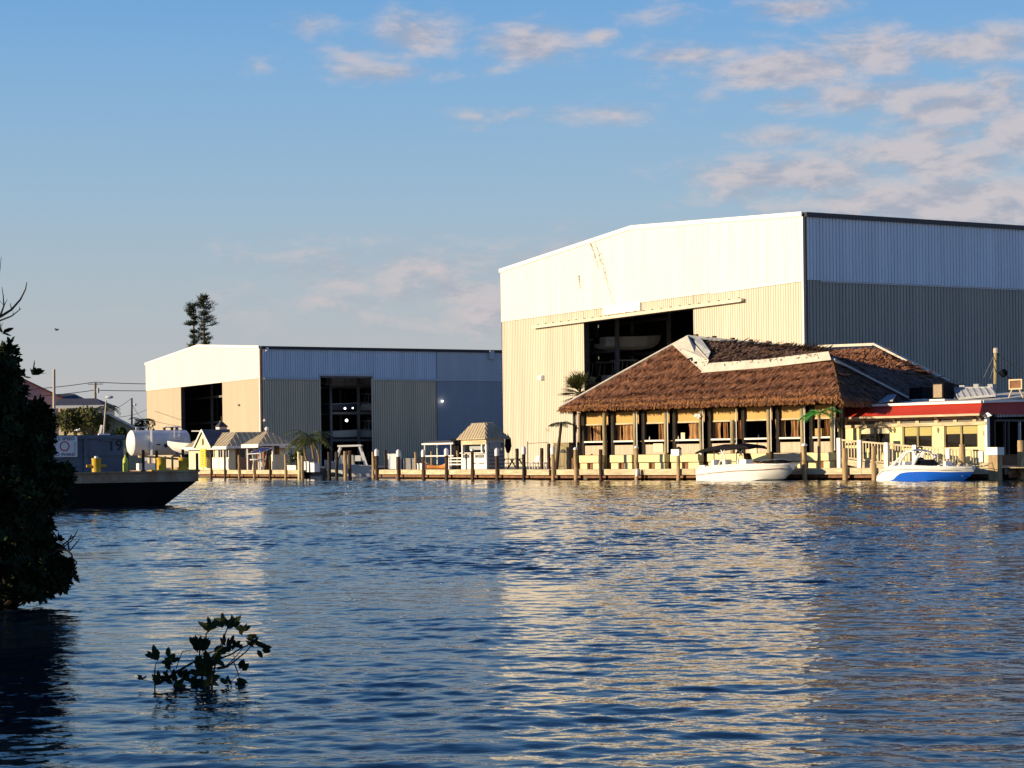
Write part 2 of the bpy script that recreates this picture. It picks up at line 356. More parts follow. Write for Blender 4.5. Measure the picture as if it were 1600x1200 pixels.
# ---------------------------------------------------------------- water: real waves, finer near the camera
def build_water():
    rows = [4.0]
    while rows[-1] < 262: rows.append(rows[-1]+.022+.00078*rows[-1])
    rows = np.array(rows)
    a_in = np.arange(-.29, .2901, .00095)
    a_out = .29+np.cumsum(np.concatenate([np.full(110,.0018), np.linspace(.003,.06,18)]))
    ang = np.concatenate([-a_out[::-1], a_in, a_out])
    tx = np.tan(np.clip(ang, -1.25, 1.25))
    Y = np.repeat(rows[:,None], len(tx), 1); X = Y*tx[None,:]
    dxy = np.maximum(.022+.00078*Y, np.gradient(ang)[None,:]*Y)
    rng = np.random.RandomState(11)
    Z = np.zeros_like(X)
    mod = .78+.30*np.sin(X*.21+Y*.09+1.0)*np.sin(Y*.13-X*.05+.5)+.22*np.sin(X*.53-Y*.031)*np.sin(Y*.29+X*.1+2)
    near = np.clip((Y-8)/26, 0, 1); mod = np.clip(mod+.45*np.sin(X*.83+Y*.21+np.sin(Y*.4)*1.3)*np.sin(Y*.61-X*.33+np.sin(X*.5)*1.1)+.2, .30, 1.9)
    mod = mod*(.48+.56*near)
    nW = 120
    for i in range(nW):
        lam = .10*(1.3/.10)**(i/(nW-1)); lam *= rng.uniform(.94, 1.06)
        k = 2*math.pi/lam
        th = math.radians(-100+rng.normal(0, 24 if lam > .4 else 42))            # travelling mostly towards the camera
        slope = .0120*(1.0 if lam < .6 else (.6/lam)**1.2)*(1.15 if lam > .2 else .95)
        att = np.clip((lam/dxy-2.2)/1.8, 0, 1)
        ph = k*(X*math.cos(th)+Y*math.sin(th))+rng.uniform(0, 6.283)
        Z += att*(slope/k)*(np.sin(ph)-.27*np.cos(2*ph))
    Z *= mod
    nr, nc = X.shape
    co = np.stack([X, Y, Z], -1).reshape(-1, 3).astype(np.float32)
    idx = np.arange(nr*nc).reshape(nr, nc)
    q = np.stack([idx[:-1,:-1], idx[:-1,1:], idx[1:,1:], idx[1:,:-1]], -1).reshape(-1, 4).astype(np.int32)
    me = bpy.data.meshes.new('water'); me.vertices.add(len(co)); me.vertices.foreach_set('co', co.ravel())
    me.loops.add(q.size); me.loops.foreach_set('vertex_index', q.ravel())
    me.polygons.add(len(q)); me.polygons.foreach_set('loop_start', np.arange(0, q.size, 4, dtype=np.int32)); me.polygons.foreach_set('loop_total', np.full(len(q), 4, np.int32))
    me.polygons.foreach_set('use_smooth', np.ones(len(q), bool))
    me.update(); me.validate()
    m = bpy.data.materials.new('water'); m.use_nodes = True; nt = m.node_tree; N = nt.nodes; L = nt.links
    b = N['Principled BSDF']; b.inputs['Base Color'].default_value = (.004,.012,.026,1); b.inputs['Roughness'].default_value = .012; b.inputs['IOR'].default_value = 1.333
    b.inputs['Specular IOR Level'].default_value = .5
    tc = N.new('ShaderNodeTexCoord'); mp = N.new('ShaderNodeMapping'); mp.inputs['Scale'].default_value = (1.0,1.6,1); mp.inputs['Rotation'].default_value = (0,0,.2); L.new(tc.outputs['Object'], mp.inputs['Vector'])
    n1 = N.new('ShaderNodeTexNoise'); n1.inputs['Scale'].default_value = 5.5; n1.inputs['Detail'].default_value = 3; n1.inputs['Roughness'].default_value = .5; L.new(mp.outputs[0], n1.inputs['Vector'])
    bp = N.new('ShaderNodeBump'); bp.inputs['Strength'].default_value = .13; bp.inputs['Distance'].default_value = .05
    L.new(n1.outputs['Fac'], bp.inputs['Height']); L.new(bp.outputs['Normal'], b.inputs['Normal'])
    me.materials.append(m)
    o = bpy.data.objects.new('water', me); COL.objects.link(o); o['kind'] = 'structure'
build_water()
# ---------------------------------------------------------------- land
shore = [(-700,196),(-200,192),(-34,186),(-28.0,178.8),(-17.0,161.6),(-20.5,189),(-11.6,189),(-9.2,151.4),(4.3,129.3)]
shore += [REST.p(0.2,2.2).xy[:], REST.p(34.0,2.2).xy[:], REST.p(34.0,13).xy[:], (90,150), (900,420)]
land = MB(); pts = [V((x,y,DECK-.03)) for x, y in shore]
land.poly(pts+[V((2500,4200,DECK-.03)), V((-2500,4200,DECK-.03)), V((-2500,196,DECK-.03))])
struct(land, 'ground', M['asphalt'], fix=False)
sw = MB()
for p, q in zip(pts[:-1], pts[1:]):
    sw.poly([V((p.x,p.y,-1.0)), V((q.x,q.y,-1.0)), V((q.x,q.y,DECK-.03)), V((p.x,p.y,DECK-.03))])
solo(sw, 'seawall', M['concrete_dark'], 'dark weathered concrete seawall along the far shore below the docks', 'seawall', (0,150,0), fix=False)
# ---------------------------------------------------------------- corrugated sheds
def ribbed(mb, F, axis, c, s0, s1, zb, top, pitch=.305, dep=.04, out=-1, off=0.0):
    """corrugated sheet. axis 's': runs along s on plane t=c; axis 't': runs along t on plane s=c. out = sign of the outward normal; top(x) gives the upper edge, zb the lower one"""
    x = s0; prof = []
    while x < s1-1e-6:
        for dx, h in ((0,1),(.66,1),(.71,0),(.94,0),(.99,1)):
            xx = x+dx*pitch
            if xx <= s1: prof.append((xx, h))
        x += pitch
    prof.append((s1, 0))
    bot = zb if callable(zb) else (lambda q: zb)
    vs, fs = [], []
    for xx, h in prof:
        o = c+out*(h*dep+off)
        for z in (bot(xx), top(xx)):
            vs.append(F.p(xx, o, z) if axis == 's' else F.p(o, xx, z))
    for i in range(len(prof)-1): fs.append((2*i, 2*i+2, 2*i+3, 2*i+1))
    mb.add(vs, fs)
def zc(F, px, py, s=0, t=0): return None
# ---- tall shed on the right
def tall_shed():
    F = BIG; d0 = F.p(0,0).y
    eave = hgt(1260.5, 331.5, d0); band = hgt(1262.5, 437.5, d0)
    L = F.s_at(783.5, 0, 500); Ld = 80.0
    ridge = eave+1.55
    g = lambda s: eave+(ridge-eave)*(1-abs(s-L/2)/(L/2))
    band_s = lambda s: band+.0*s
    dl = F.s_at(913, 0, 540); dr = F.s_at(1084, 0, 540)
    dtop = hgt(1084, 481, F.p(dr,0).y)-.05
    T = thing('boat_shed', 'tall corrugated boat shed on the right, white above and beige below, with one big doorway', 'shed', F.p(0,0,DECK))
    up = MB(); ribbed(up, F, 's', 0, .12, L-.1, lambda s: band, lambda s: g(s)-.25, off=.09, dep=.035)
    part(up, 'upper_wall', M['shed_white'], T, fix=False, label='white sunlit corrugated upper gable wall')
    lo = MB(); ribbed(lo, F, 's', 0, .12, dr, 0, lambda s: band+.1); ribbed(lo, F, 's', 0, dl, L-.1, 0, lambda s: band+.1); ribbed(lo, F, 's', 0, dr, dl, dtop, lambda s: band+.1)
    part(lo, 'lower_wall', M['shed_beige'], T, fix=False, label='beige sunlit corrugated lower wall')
    us = MB(); ribbed(us, F, 't', 0, .12, Ld, band, lambda s: eave-.3, off=.09, dep=.09); part(us, 'upper_wall', M['shed_white_shade'], T, fix=False, label='white shaded corrugated side wall')
    ls = MB(); ribbed(ls, F, 't', 0, .12, Ld, 0, lambda s: band+.1, dep=.08); part(ls, 'lower_wall', M['shed_beige_shade'], T, fix=False, label='beige corrugated lower side wall with shade in its colour')
    # back walls so that the shed is closed
    bk = MB(); bk.poly([F.p(L,0,0),F.p(L,Ld,0),F.p(L,Ld,eave),F.p(L,0,eave)]); bk.poly([F.p(0,Ld,0),F.p(0,Ld,eave),F.p(L/2,Ld,ridge),F.p(L,Ld,eave),F.p(L,Ld,0)])
    bk.poly([F.p(dr-2.0,1.2,0),F.p(dr-2.0,1.2,eave),F.p(dr-2.0,40,eave),F.p(dr-2.0,40,0)])
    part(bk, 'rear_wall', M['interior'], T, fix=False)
    rf = MB()
    for a, b in ((0, L/2), (L/2, L)):
        p = [F.p(a,-.15,g(a)), F.p(b,-.15,g(b)), F.p(b,Ld,g(b)), F.p(a,Ld,g(a))]; rf.slab(p, (0,0,-.12))
    part(rf, 'roof', M['roof_metal'], T)
    tr = MB()
    for a, b in ((0, L/2), (L/2, L)): tr.beam(F.p(a,-.16,g(a)-.13), F.p(b,-.16,g(b)-.13), .12, .34)
    tr.beam(F.p(.0,-.09,band-.03), F.p(dr-2.5,-.09,band-.03), .08, .10)
    part(tr, 'gable_trim', M['trim_white'], T)
    ct = MB(); ct.fbox(F, -.02, .2, -.12, -.02, 0, eave-.3); part(ct, 'corner_trim', M['trim_white'], T)
    ct2 = MB(); ct2.fbox(F, -.12, -.03, .0, .2, 0, eave-.3); part(ct2, 'corner_trim', M['gutter'], T)
    gt = MB(); gt.fbox(F, -.38, -.06, .0, Ld, eave-.34, eave-.02); part(gt, 'gutter', M['gutter'], T)
    gb = MB(); gb.fbox(F, -.14, -.10, 1.4, Ld, band-.12, band+.10); part(gb, 'band_trim', M['annex_white'], T)
    # door track, header panel
    a = F.s_at(837, 0, 512); b = F.s_at(1165, 0, 467); za = hgt(837,512,F.p(a,0).y); zb = hgt(1165,467,F.p(b,0).y); zz = (za+zb)/2
    dt = MB(); dt.beam(F.p(a,-.30,zz), F.p(b,-.30,zz), .22, .20); dt.beam(F.p(a,-.42,zz-.13), F.p(b,-.42,zz-.13), .06, .08)
    for k in range(24):
        s = a+(b-a)*(k+.5)/24; dt.fbox(F, s-.03, s+.03, -.25, 0.0, zz+.10, zz+.22)
    part(dt, 'door_track', M['shed_beige'], T)
    ha = F.s_at(945, 0, 488); hb = F.s_at(1003, 0, 488)
    hp = MB(); hp.fbox(F, hb, ha, -.2, -.06, zz+.22, zz+.95); part(hp, 'header_panel', M['shed_white'], T, label='clean white patch panel above the doorway')
    jb = MB(); jb.fbox(F, dl-.02, dl+.5, .02, .5, 0, dtop+.5); jb.fbox(F, dr-.5, dr+.02, .05, .5, 0, dtop+.5); jb.fbox(F, dr+.03, dl-.03, .05, .5, dtop-.02, dtop+.5)
    part(jb, 'door_frame', M['steel_dark'], T)
    # rust run-down stains on the gable
    rustm = mat('rust_stain',(.42,.31,.24),.8,.15,6)
    for (x0,y0,x1,y1,w_) in ((932,379,962,478,.24),(925,379,938,420,.32),(940,395,952,440,.22),(907,430,909,452,.42)):
        s0 = F.s_at(x0,0,y0); s1 = F.s_at(x1,0,y1); z0 = hgt(x0,y0,F.p(s0,0).y); z1 = hgt(x1,y1,F.p(s1,0).y)
        st = MB(); n = 30; pl = []; pr = []
        for k in range(n):
            f = k/(n-1); s = s0+(s1-s0)*f+random.uniform(-.10,.10); z = z0+(z1-z0)*f; wd = w_*random.uniform(.15,.6)*(1-.6*f)
            pl.append(F.p(s-wd/2,-.205,z)); pr.append(F.p(s+wd/2,-.205,z))
        st.add(pl+pr,[(k,k+1,n+k+1,n+k) for k in range(n-1)])
        part(st, 'rust_stain', rustm, T, fix=False)
    wl = MB(); p, s = F.at(848, 590, 0); wl.fbox(F, s-.3, s+.3, -.35, -.02, p.z-.22, p.z+.2); part(wl, 'wall_lamp', M['trim_white'], T)
    return F, L, dl, dr, dtop
TS = tall_shed()
M['shed_peach_lifted'] = mat('shed_peach_lifted', (.74,.61,.43), .55, .05, .5, stretch=(1,1,.12))  # peach sheet made lighter to brighten the shaded side wall
# ---- lower shed on the left
def low_shed():
    F = SML; d0 = F.p(0,0).y
    eave = hgt(408.5,540.5,d0); band = hgt(409,591,d0)
    L = F.s_at(228.5,0,590); Ld = 62.0
    ridge = eave+1.35
    g = lambda s: eave+(ridge-eave)*(1-abs(s-L/2)/(L/2))
    dr = F.s_at(347.5,0,620); dl = F.s_at(283,0,620); dtop = hgt(347,594,F.p(dr,0).y)
    FT = Frame(F.o, B_DIR, A_DIR)
    t0 = FT.s_at(501,0,640); t1 = FT.s_at(580,0,640); tx = FT.s_at(682.5,0,640); dtop2 = hgt(540,588,FT.p((t0+t1)/2,0).y)
    T = thing('boat_shed', 'lower corrugated boat shed on the left with two dark doorways', 'shed', F.p(0,0,DECK))
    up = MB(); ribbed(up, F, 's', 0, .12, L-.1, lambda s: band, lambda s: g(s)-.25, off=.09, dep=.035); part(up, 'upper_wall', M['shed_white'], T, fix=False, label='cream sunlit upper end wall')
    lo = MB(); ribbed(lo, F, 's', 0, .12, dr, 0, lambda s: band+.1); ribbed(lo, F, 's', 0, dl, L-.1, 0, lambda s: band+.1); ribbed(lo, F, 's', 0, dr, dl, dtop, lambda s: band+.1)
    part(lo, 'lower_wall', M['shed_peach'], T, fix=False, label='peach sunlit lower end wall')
    us = MB(); ribbed(us, F, 't', 0, .2, tx, lambda t: dtop2+.15 if t0-.2 < t < t1+.2 else band, lambda s: eave-.3, off=.08, dep=.13); part(us, 'upper_wall', M['shed_white_shade'], T, fix=False, label='blue-white shaded upper side wall')
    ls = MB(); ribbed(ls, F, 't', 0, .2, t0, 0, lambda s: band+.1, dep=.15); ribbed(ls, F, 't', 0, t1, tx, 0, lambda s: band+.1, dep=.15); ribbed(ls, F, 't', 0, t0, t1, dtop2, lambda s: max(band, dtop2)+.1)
    part(ls, 'lower_wall', M['shed_peach_lifted'], T, fix=False, label='shaded beige lower side wall, lightened in colour, with strong ribs')
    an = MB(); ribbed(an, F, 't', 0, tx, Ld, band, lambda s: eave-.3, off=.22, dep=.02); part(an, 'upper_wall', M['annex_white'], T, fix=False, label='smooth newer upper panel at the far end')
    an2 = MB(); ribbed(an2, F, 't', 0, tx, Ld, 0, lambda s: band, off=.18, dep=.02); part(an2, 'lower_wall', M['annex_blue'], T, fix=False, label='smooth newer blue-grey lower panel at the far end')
    e = MB(); e.fbox(F, -.24, -.02, tx-.1, tx-.01, 0, eave-.3); part(e, 'panel_edge', M['steel_grey'], T)
    bk = MB(); bk.poly([F.p(L,0,0),F.p(L,Ld,0),F.p(L,Ld,eave),F.p(L,0,eave)]); bk.poly([F.p(0,Ld,0),F.p(0,Ld,eave),F.p(L/2,Ld,ridge),F.p(L,Ld,eave),F.p(L,Ld,0)])
    bk.poly([F.p(dr-1.0,1,0),F.p(dr-1.0,1,eave),F.p(dr-1.0,16,eave),F.p(dr-1.0,16,0)]); bk.poly([F.p(dr-1.0,16,0),F.p(dr-1.0,16,eave),F.p(L,16.5,eave),F.p(L,16.5,0)])
    part(bk, 'rear_wall', M['interior'], T, fix=False)
    rf = MB()
    for a, b in ((0,L/2),(L/2,L)): rf.slab([F.p(a,-.15,g(a)),F.p(b,-.15,g(b)),F.p(b,Ld,g(b)),F.p(a,Ld,g(a))], (0,0,-.12))
    part(rf, 'roof', M['roof_metal'], T)
    tr = MB()
    for a, b in ((0,L/2),(L/2,L)): tr.beam(F.p(a,-.16,g(a)-.13),F.p(b,-.16,g(b)-.13),.12,.34)
    part(tr, 'gable_trim', M['trim_white'], T)
    c1 = MB(); c1.fbox(F,-.02,.2,-.12,-.02,0,eave-.3); part(c1,'corner_trim',M['trim_white'],T)
    c2 = MB(); c2.fbox(F,-.12,-.03,.02,.32,0,eave-.3); part(c2,'corner_trim',M['brown_wood'],T)
    gt = MB(); gt.fbox(F,-.42,-.06,0,Ld,eave-.36,eave-.02); part(gt,'gutter',M['gutter'],T)
    bt = MB(); bt.fbox(F,-.27,-.1,.4,t0-.2,band-.15,band+.13); bt.fbox(F,-.27,-.1,t0-.25,t1+.25,dtop2+.02,dtop2+.26); bt.fbox(F,-.27,-.1,t1+.2,tx,band-.15,band+.13); bt.fbox(F,-.30,-.245,tx,Ld,band-.15,band+.15)
    part(bt,'band_trim',M['annex_white'],T)
    jb = MB(); jb.fbox(F, dl-.02, dl+.35, .02, .5, 0, dtop+.4); jb.fbox(F, dr-.4, dr+.02, .05,.5,0,dtop+.4); jb.fbox(F,dr+.03,dl-.03,.05,.4,dtop-.02,dtop+.4); part(jb,'door_frame',M['steel_dark'],T)
    jb = MB(); jb.fbox(F,.02,.4,t0-.35,t0+.02,0,dtop2); jb.fbox(F,-.08,-.02,t1,t1+.3,0,dtop2); jb.fbox(F,.05,.4,t0+.03,t1,dtop2-.2,dtop2+.2); part(jb,'door_frame',M['steel_grey'],T)
    q = MB(); p, s = FT.at(688,627,0); q.ball(FT.p(s,-.55,p.z), .12); part(q,'wall_lamp',M['bulb'],T)
    q = MB(); p, s = FT.at(765,553,0); q.fbox(FT, s-.3,s+.3,-.7,-.3,p.z-.7,p.z+.4); part(q,'vent_box',M['annex_white'],T)
    q = MB(); p, s = FT.at(415,545,0); q.fbox(FT, s-.12,s+.2,-.5,-.15,p.z-.3,p.z+.15); part(q,'camera_box',M['trim_white'],T)
    q = MB(); p, s = FT.at(412,657,0); q.ball(FT.p(s,-.35,p.z), .16); part(q,'wall_lamp',M['cap_white'],T)
    q = MB(); p, s = F.at(375,633,0); q.fbox(F, s-.15,s+.15,-.25,-.03,p.z-.12,p.z+.12); part(q,'wall_lamp',M['steel_grey'],T)
    return F, FT, L, dl, dr, dtop, t0, t1, dtop2
LS = low_shed()
# ---------------------------------------------------------------- boats
def hull_mb(stations, origin, ang, close=True):
    """stations: (x, half_sheer, half_chine, z_keel, z_chine, z_sheer). returns hull MB and the sheer outline"""
    ca, sa = math.cos(ang), math.sin(ang); o = V(origin)
    T = lambda x, y, z: V((o.x+x*ca-y*sa, o.y+x*sa+y*ca, o.z+z))
    mb = MB(); rings = []
    for (x, hs, hc, zk, zch, zs) in stations:
        rings.append([T(x,-hs,zs),T(x,-(hs*.55+hc*.45)-.02,(zs+zch)/2+.04),T(x,-hc,zch),T(x,0,zk),T(x,hc,zch),T(x,(hs*.55+hc*.45)+.02,(zs+zch)/2+.04),T(x,hs,zs)])
    n = len(rings[0]); vs = [p for r in rings for p in r]; fs = []
    for i in range(len(rings)-1):
        for k in range(n-1): fs.append((i*n+k, i*n+k+1, (i+1)*n+k+1, (i+1)*n+k))
    fs.append(tuple(range(n))); fs.append(tuple((len(rings)-1)*n+k for k in range(n-1,-1,-1)))
    mb.add(vs, fs)
    return mb, rings, T
def deck_mb(rings, T, stations, inset=.25, drop=.0, camber=.08, well=None):
    """deck cap over the sheer; well=(x0,x1,depth) leaves a sunken cockpit"""
    mb = MB(); vs, fs = [], []
    for st in stations:
        x, hs, zs = st[0], st[1], st[5]
        d = well[2] if well and well[0] < x < well[1] else 0.0
        hi = max(hs-inset, hs*.3)
        vs += [T(x,-hs-.03,zs), T(x,-hs-.03,zs+.06), T(x,-hi,zs+.08), T(x,-hi*.95,zs+camber-d), T(x,hi*.95,zs+camber-d), T(x,hi,zs+.08), T(x,hs+.03,zs+.06), T(x,hs+.03,zs)]
    n = 8
    for i in range(len(stations)-1):
        for k in range(n-1): fs.append((i*n+k, i*n+k+1, (i+1)*n+k+1, (i+1)*n+k))
    fs.append(tuple(range(n))); m = (len(stations)-1)*n; fs.append(tuple(m+k for k in range(n-1,-1,-1)))
    mb.add(vs, fs); return mb
RUN = [(0,1.05,1.0,-.28,-.05,.70),(1.4,1.12,1.05,-.30,-.06,.74),(3.0,1.13,1.02,-.30,-.02,.80),(4.4,.98,.80,-.24,.08,.88),(5.5,.62,.40,-.06,.26,.96),(6.2,.22,.10,.30,.55,1.02),(6.45,.04,.02,.75,.8,1.04)]
M['stored_hull'] = mat('stored_hull', (.62,.62,.62), .4, .05)
M['stored_hull_dark'] = mat('stored_hull_dark', (.05,.06,.10), .4, .05)
M['bottom_paint'] = mat('bottom_paint', (.05,.02,.02), .8, .1)
def stored_boat(loc, ang, label, hullm='stored_hull', top=True, sc=1.0, group='boats stored on the racks'):
    st = [tuple(a*sc for a in q) for q in RUN]
    t = thing('stored_boat', label, 'boat', loc, group)
    h, r, T = hull_mb(st, loc, ang); part(h, 'hull', M[hullm], t)
    d = deck_mb(r, T, st, well=(.9*sc,3.2*sc,.45*sc)); part(d, 'deck', M['stored_hull'], t)
    if top:
        for x in (1.7,3.0):
            for y in (-.7,.7): f = MB(); f.tube([T(x*sc,y*sc,.8*sc), T((x+.15)*sc,y*.9*sc,2.1*sc)], .035, 6); part(f, 'top_post', M['stored_hull'], t)
        c = MB(); c.slab([T(1.4*sc,-.8*sc,2.1*sc),T(3.4*sc,-.75*sc,2.12*sc),T(3.4*sc,.75*sc,2.12*sc),T(1.4*sc,.8*sc,2.1*sc)], (0,0,.07)); part(c, 'hard_top', M['stored_hull'], t)
    o = MB(); o.beam(T(-.35*sc,0,.75*sc),T(-.35*sc,0,.2*sc),.4*sc,.5*sc); part(o, 'outboard', M['black'], t)
    return t
def rack(F, s0, s1, t0, t1, levels, label, ns=3):
    t = thing('boat_rack', label, 'rack', F.p(s0,t0,DECK))
    for i in range(ns):
        s = s0+(s1-s0)*i/(ns-1)
        for tt in (t0, t1):
            up = MB(); up.fbox(F, s-.15, s+.15, tt-.15, tt+.15, DECK, levels[-1]+1.5); part(up, 'upright', M['steel_grey'], t)
    for z in levels:
        for tt in (t0, t1): bm_ = MB(); bm_.fbox(F, s0-.1, s1+.1, tt-.08, tt+.08, z-.28, z); part(bm_, 'beam', M['steel_grey'], t)
# ---- racks and boats that show through the dark doorways
F, L, dl, dr, dtop = TS
levels = [4.2, 7.6, 11.0, 14.0]
rack(F, dl+1.0, L-1.5, 4.0, 9.5, levels, 'grey steel boat rack just inside the big doorway of the tall shed')
aB = math.atan2(B_DIR.y, B_DIR.x)
for i, (s, z, lb, hm) in enumerate([(dl+2.6,4.2,'pale boat stored inside the tall shed, low on the rack near the thatched roof','stored_hull'),(dl+6.4,4.2,'dark hulled boat stored inside the tall shed on its lowest shelf','stored_hull_dark'),
        (dl+2.4,7.6,'white boat stored on the middle shelf just inside the tall shed doorway','stored_hull'),(dl+6.2,7.6,'pale boat on the middle shelf deeper inside the tall shed','stored_hull'),
        (dl+2.6,11.0,'white boat high on the rack near the top left of the tall shed doorway','stored_hull'),(dl+6.4,11.0,'dark blue boat high up deep inside the tall shed','stored_hull_dark')]):
    stored_boat(F.p(s, 3.2, z+.3), aB, lb, hm, top=i not in (4,5))
F, FT, L, dl, dr, dtop, t0, t1, dtop2 = LS
# rack seen through the side doorway of the lower shed: boats lie with bows towards the aisle
aA = math.atan2(A_DIR.y, A_DIR.x)
rack(FT, t0+3.6, t0+15.0, 5.2, 10.8, [4.0,7.4,10.8], 'grey steel boat rack behind the side doorway of the lower shed', ns=4)
spots = [(t0+6.2,4.0,'white boat on the lowest rack shelf inside the side doorway','stored_hull'),(t0+10.4,4.0,'pale boat on the lowest shelf at the right of the side doorway','stored_hull'),
         (t0+6.2,7.4,'dark boat on the middle shelf inside the side doorway','stored_hull_dark'),(t0+10.4,7.4,'white boat with hard top on the middle shelf of the side doorway','stored_hull'),
         (t0+6.2,10.8,'white boat on the top shelf at the left of the side doorway','stored_hull'),(t0+10.4,10.8,'pale boat under the roof at the right of the side doorway','stored_hull')]
for i, (s, z, lb, hm) in enumerate(spots):
    stored_boat(FT.p(s-2.8, 6.5+ (i%2)*.3, z+.3), aB, lb, hm, top=i in (3,1), sc=.95)
rack(F, dr+6.0, L-1.0, 5.0, 10.0, [6.8,10.2], 'dark steel boat rack inside the sunlit end doorway of the lower shed')
for k, (px, py, lb) in enumerate(((539,638,'bright lamp inside the side doorway, upper left of three'),(541.5,657,'large bright lamp inside the side doorway, lowest of three'),(551,637.5,'small bright lamp inside the side doorway, right of the other two'))):
    s = FT.s_at(px, 3.4, py); p = FT.p(s, 3.4); z = hgt(px, py, p.y)
    t = thing('work_lamp', lb, 'lamp', V((p.x,p.y,z)), 'lamps inside the lower shed')
    b = MB(); b.ball(V((p.x,p.y,z)), .12 if k == 0 else (.17 if k == 1 else .08)); part(b, 'bulb', M['bulb'], t, smooth='all')
    b = MB(); b.tube([V((p.x,p.y,z+.12)), V((p.x,p.y,z+4.2-k*.2))], .02, 5); part(b, 'cord', M['wire'], t)
# ---------------------------------------------------------------- docks
def dock(F, s0, s1, t0, t1, label, fm='fascia', bays=3.0, zf=.34):
    t = thing('dock', label, 'dock', F.p((s0+s1)/2, t0, DECK))
    n = int((t1-t0)/.16); mb = MB()
    for k in range(n):
        a = t0+.05+k*(t1-t0-.05)/n; mb.fbox(F, s0, s1, a, a+(t1-t0)/n-.02, DECK-.05, DECK+.004*(k % 3))
    part(mb, 'deck_boards', M['plank'], t)
    f = MB(); s = s0
    while s < s1-.01:
        e = min(s+bays, s1); f.fbox(F, s+.012, e-.012, t0-.05, t0+.03, zf+random.uniform(-.015,.015), DECK+random.uniform(.0,.015)); s = e
    part(f, 'fascia_board', M[fm], t)
    j = MB(); j.fbox(F, s0, s1, t0+.2, t0+.32, .12, .36); part(j, 'stringer', M['brown_wood'], t)
    return t
dock(LEFT, -.3, 21.5, 0, 1.9, 'long sunlit wooden dock in front of the small fuel shop')
dock(MID, .2, 25.9, 0, 2.3, 'middle wooden dock with white-capped pilings, running past the ticket booth')
dock(REST, .1, 34.2, 0, 2.5, 'wooden boardwalk dock in front of the thatched restaurant', bays=4.2, zf=.32)
BAS = Frame((-20.4,188.2), (1,0), (0,1))
def piling(F, px, t, ytop, matn, label, group, cap=None, r=.13, base=-.6, lean=0.0, name='piling', capmat='cap_white'):
    s = F.s_at(px, t, (ytop+745)/2); q = F.p(s, t); z = hgt(px, ytop, q.y)
    T = thing(name, label, 'piling', V((q.x,q.y,0)), group)
    mb = MB(); n = 7; pts = []
    for k in range(n): 
        f = k/(n-1); pts.append(V((q.x+lean*f+random.uniform(-.015,.015), q.y+random.uniform(-.015,.015), base+(z-base)*f)))
    mb.tube(pts, [r*random.uniform(.93,1.07) for _ in range(n)], 9); part(mb, 'post', M[matn], T, smooth=True)
    c = V((q.x+lean, q.y, 0))
    if cap == 'cone':
        mb = MB(); mb.lathe(c, [(r*1.25,z-.42),(r*1.28,z-.02),(r*1.0,z+.06),(r*.4,z+.13),(.01,z+.15)], 12); part(mb, 'cap', M[capmat], T, smooth=True)
    elif cap == 'flat':
        mb = MB(); mb.lathe(c, [(r*1.12,z-.03),(r*1.15,z+.05),(r*.7,z+.12),(.01,z+.14)], 10); part(mb, 'cap', M[capmat], T, smooth=True)
    return T
G1 = 'pilings along the fuel shop dock'
for px, yt, mm, lb in ((330,709,'pile_brown','dark brown piling in front of the shop, nearest the yellow sign'),(351.5,703,'pile_brown','tall dark piling in front of the shop windows'),(373.5,711,'pile_tan','tan piling beside the pink-brown shop panel'),
        (397,722,'pile_tan','short tan piling in front of the white table under the blue canopy'),(422,712,'pile_brown','dark piling at the right leg of the blue canopy'),(446,709,'pile_tan','tall tan piling at the right end of the small hip roof')):
    piling(LEFT, px, -.17, yt, mm, lb, G1, r=.10)
piling(LEFT, 467.5, -.17, 706, 'yellow_box', 'left of two bright yellow-lit pilings at the dock end below the palm', G1, r=.13)
piling(LEFT, 472.5, -.35, 712, 'pile_tan', 'right of two bright yellow-lit pilings at the dock end below the palm', G1, r=.12)
G2 = 'dark pilings in the boat basin'
BF = Frame((-16,156), (1,0), (0,1))
for px, t, yt, mm, lb in ((514.5,2,706,'post_dark','leftmost dark piling in front of the grey cabin boat'),(526,4,706,'post_dark','second dark piling from the left in front of the grey cabin boat'),(539.5,0,705,'pile_tan','tan-edged piling in the middle of the boat basin'),(546.5,2,704,'pile_brown','dark piling right of the middle of the boat basin'),(583.5,-1,706,'pile_tan','orange-lit piling just left of the first white-capped piling')):
    piling(BF, px, t, yt, mm, lb, G2, r=.15)
G3 = 'white-capped pilings along the middle dock'
for px, yt, mm, cp, lb in ((588.5,704,'pile_brown','cone','first white-capped piling at the left end of the middle dock'),(622.5,705,'pile_brown','cone','second white-capped piling from the left on the middle dock'),(661.5,705,'pile_brown','cone','white-capped piling beside the white pipe canopy'),
        (697.5,703,'pile_brown','cone','white-capped piling between the pipe canopy and the ticket booth'),(738,704,'pile_brown','flat','pale-topped piling in front of the lettered booth wall'),(776.5,703,'pile_brown','cone','white-capped piling at the shaded side of the ticket booth'),(818.5,700,'post_dark','cone','white-capped dark piling right of the ticket booth')):
    piling(MID, px, -.17, yt, mm, lb, G3, cap=cp, r=.125)
G4 = 'bare pilings behind the middle dock'
for px, t, yt, mm, lb in ((602,2.5,703,'post_dark','black-green bare piling behind the left part of the middle dock'),(649.5,2.6,706,'pile_tan','thin tan piling left of the pipe canopy'),(674.5,2.9,705,'pile_tan','thin tan piling under the pipe canopy'),(715,2.9,704,'pile_tan','thin tan post between dark cabinet and booth'),(808,2.8,701,'post_dark','short black piling right of the booth'),
        (846.5,2.6,700,'pile_brown','brown bare piling in front of the tall shed wall'),(857.5,2.2,693,'pile_brown','tall leaning brown post left of the thin dark palm')):
    piling(MID, px, t, yt, mm, lb, G4, r=.085 if mm == 'pile_tan' else .12, base=.3)
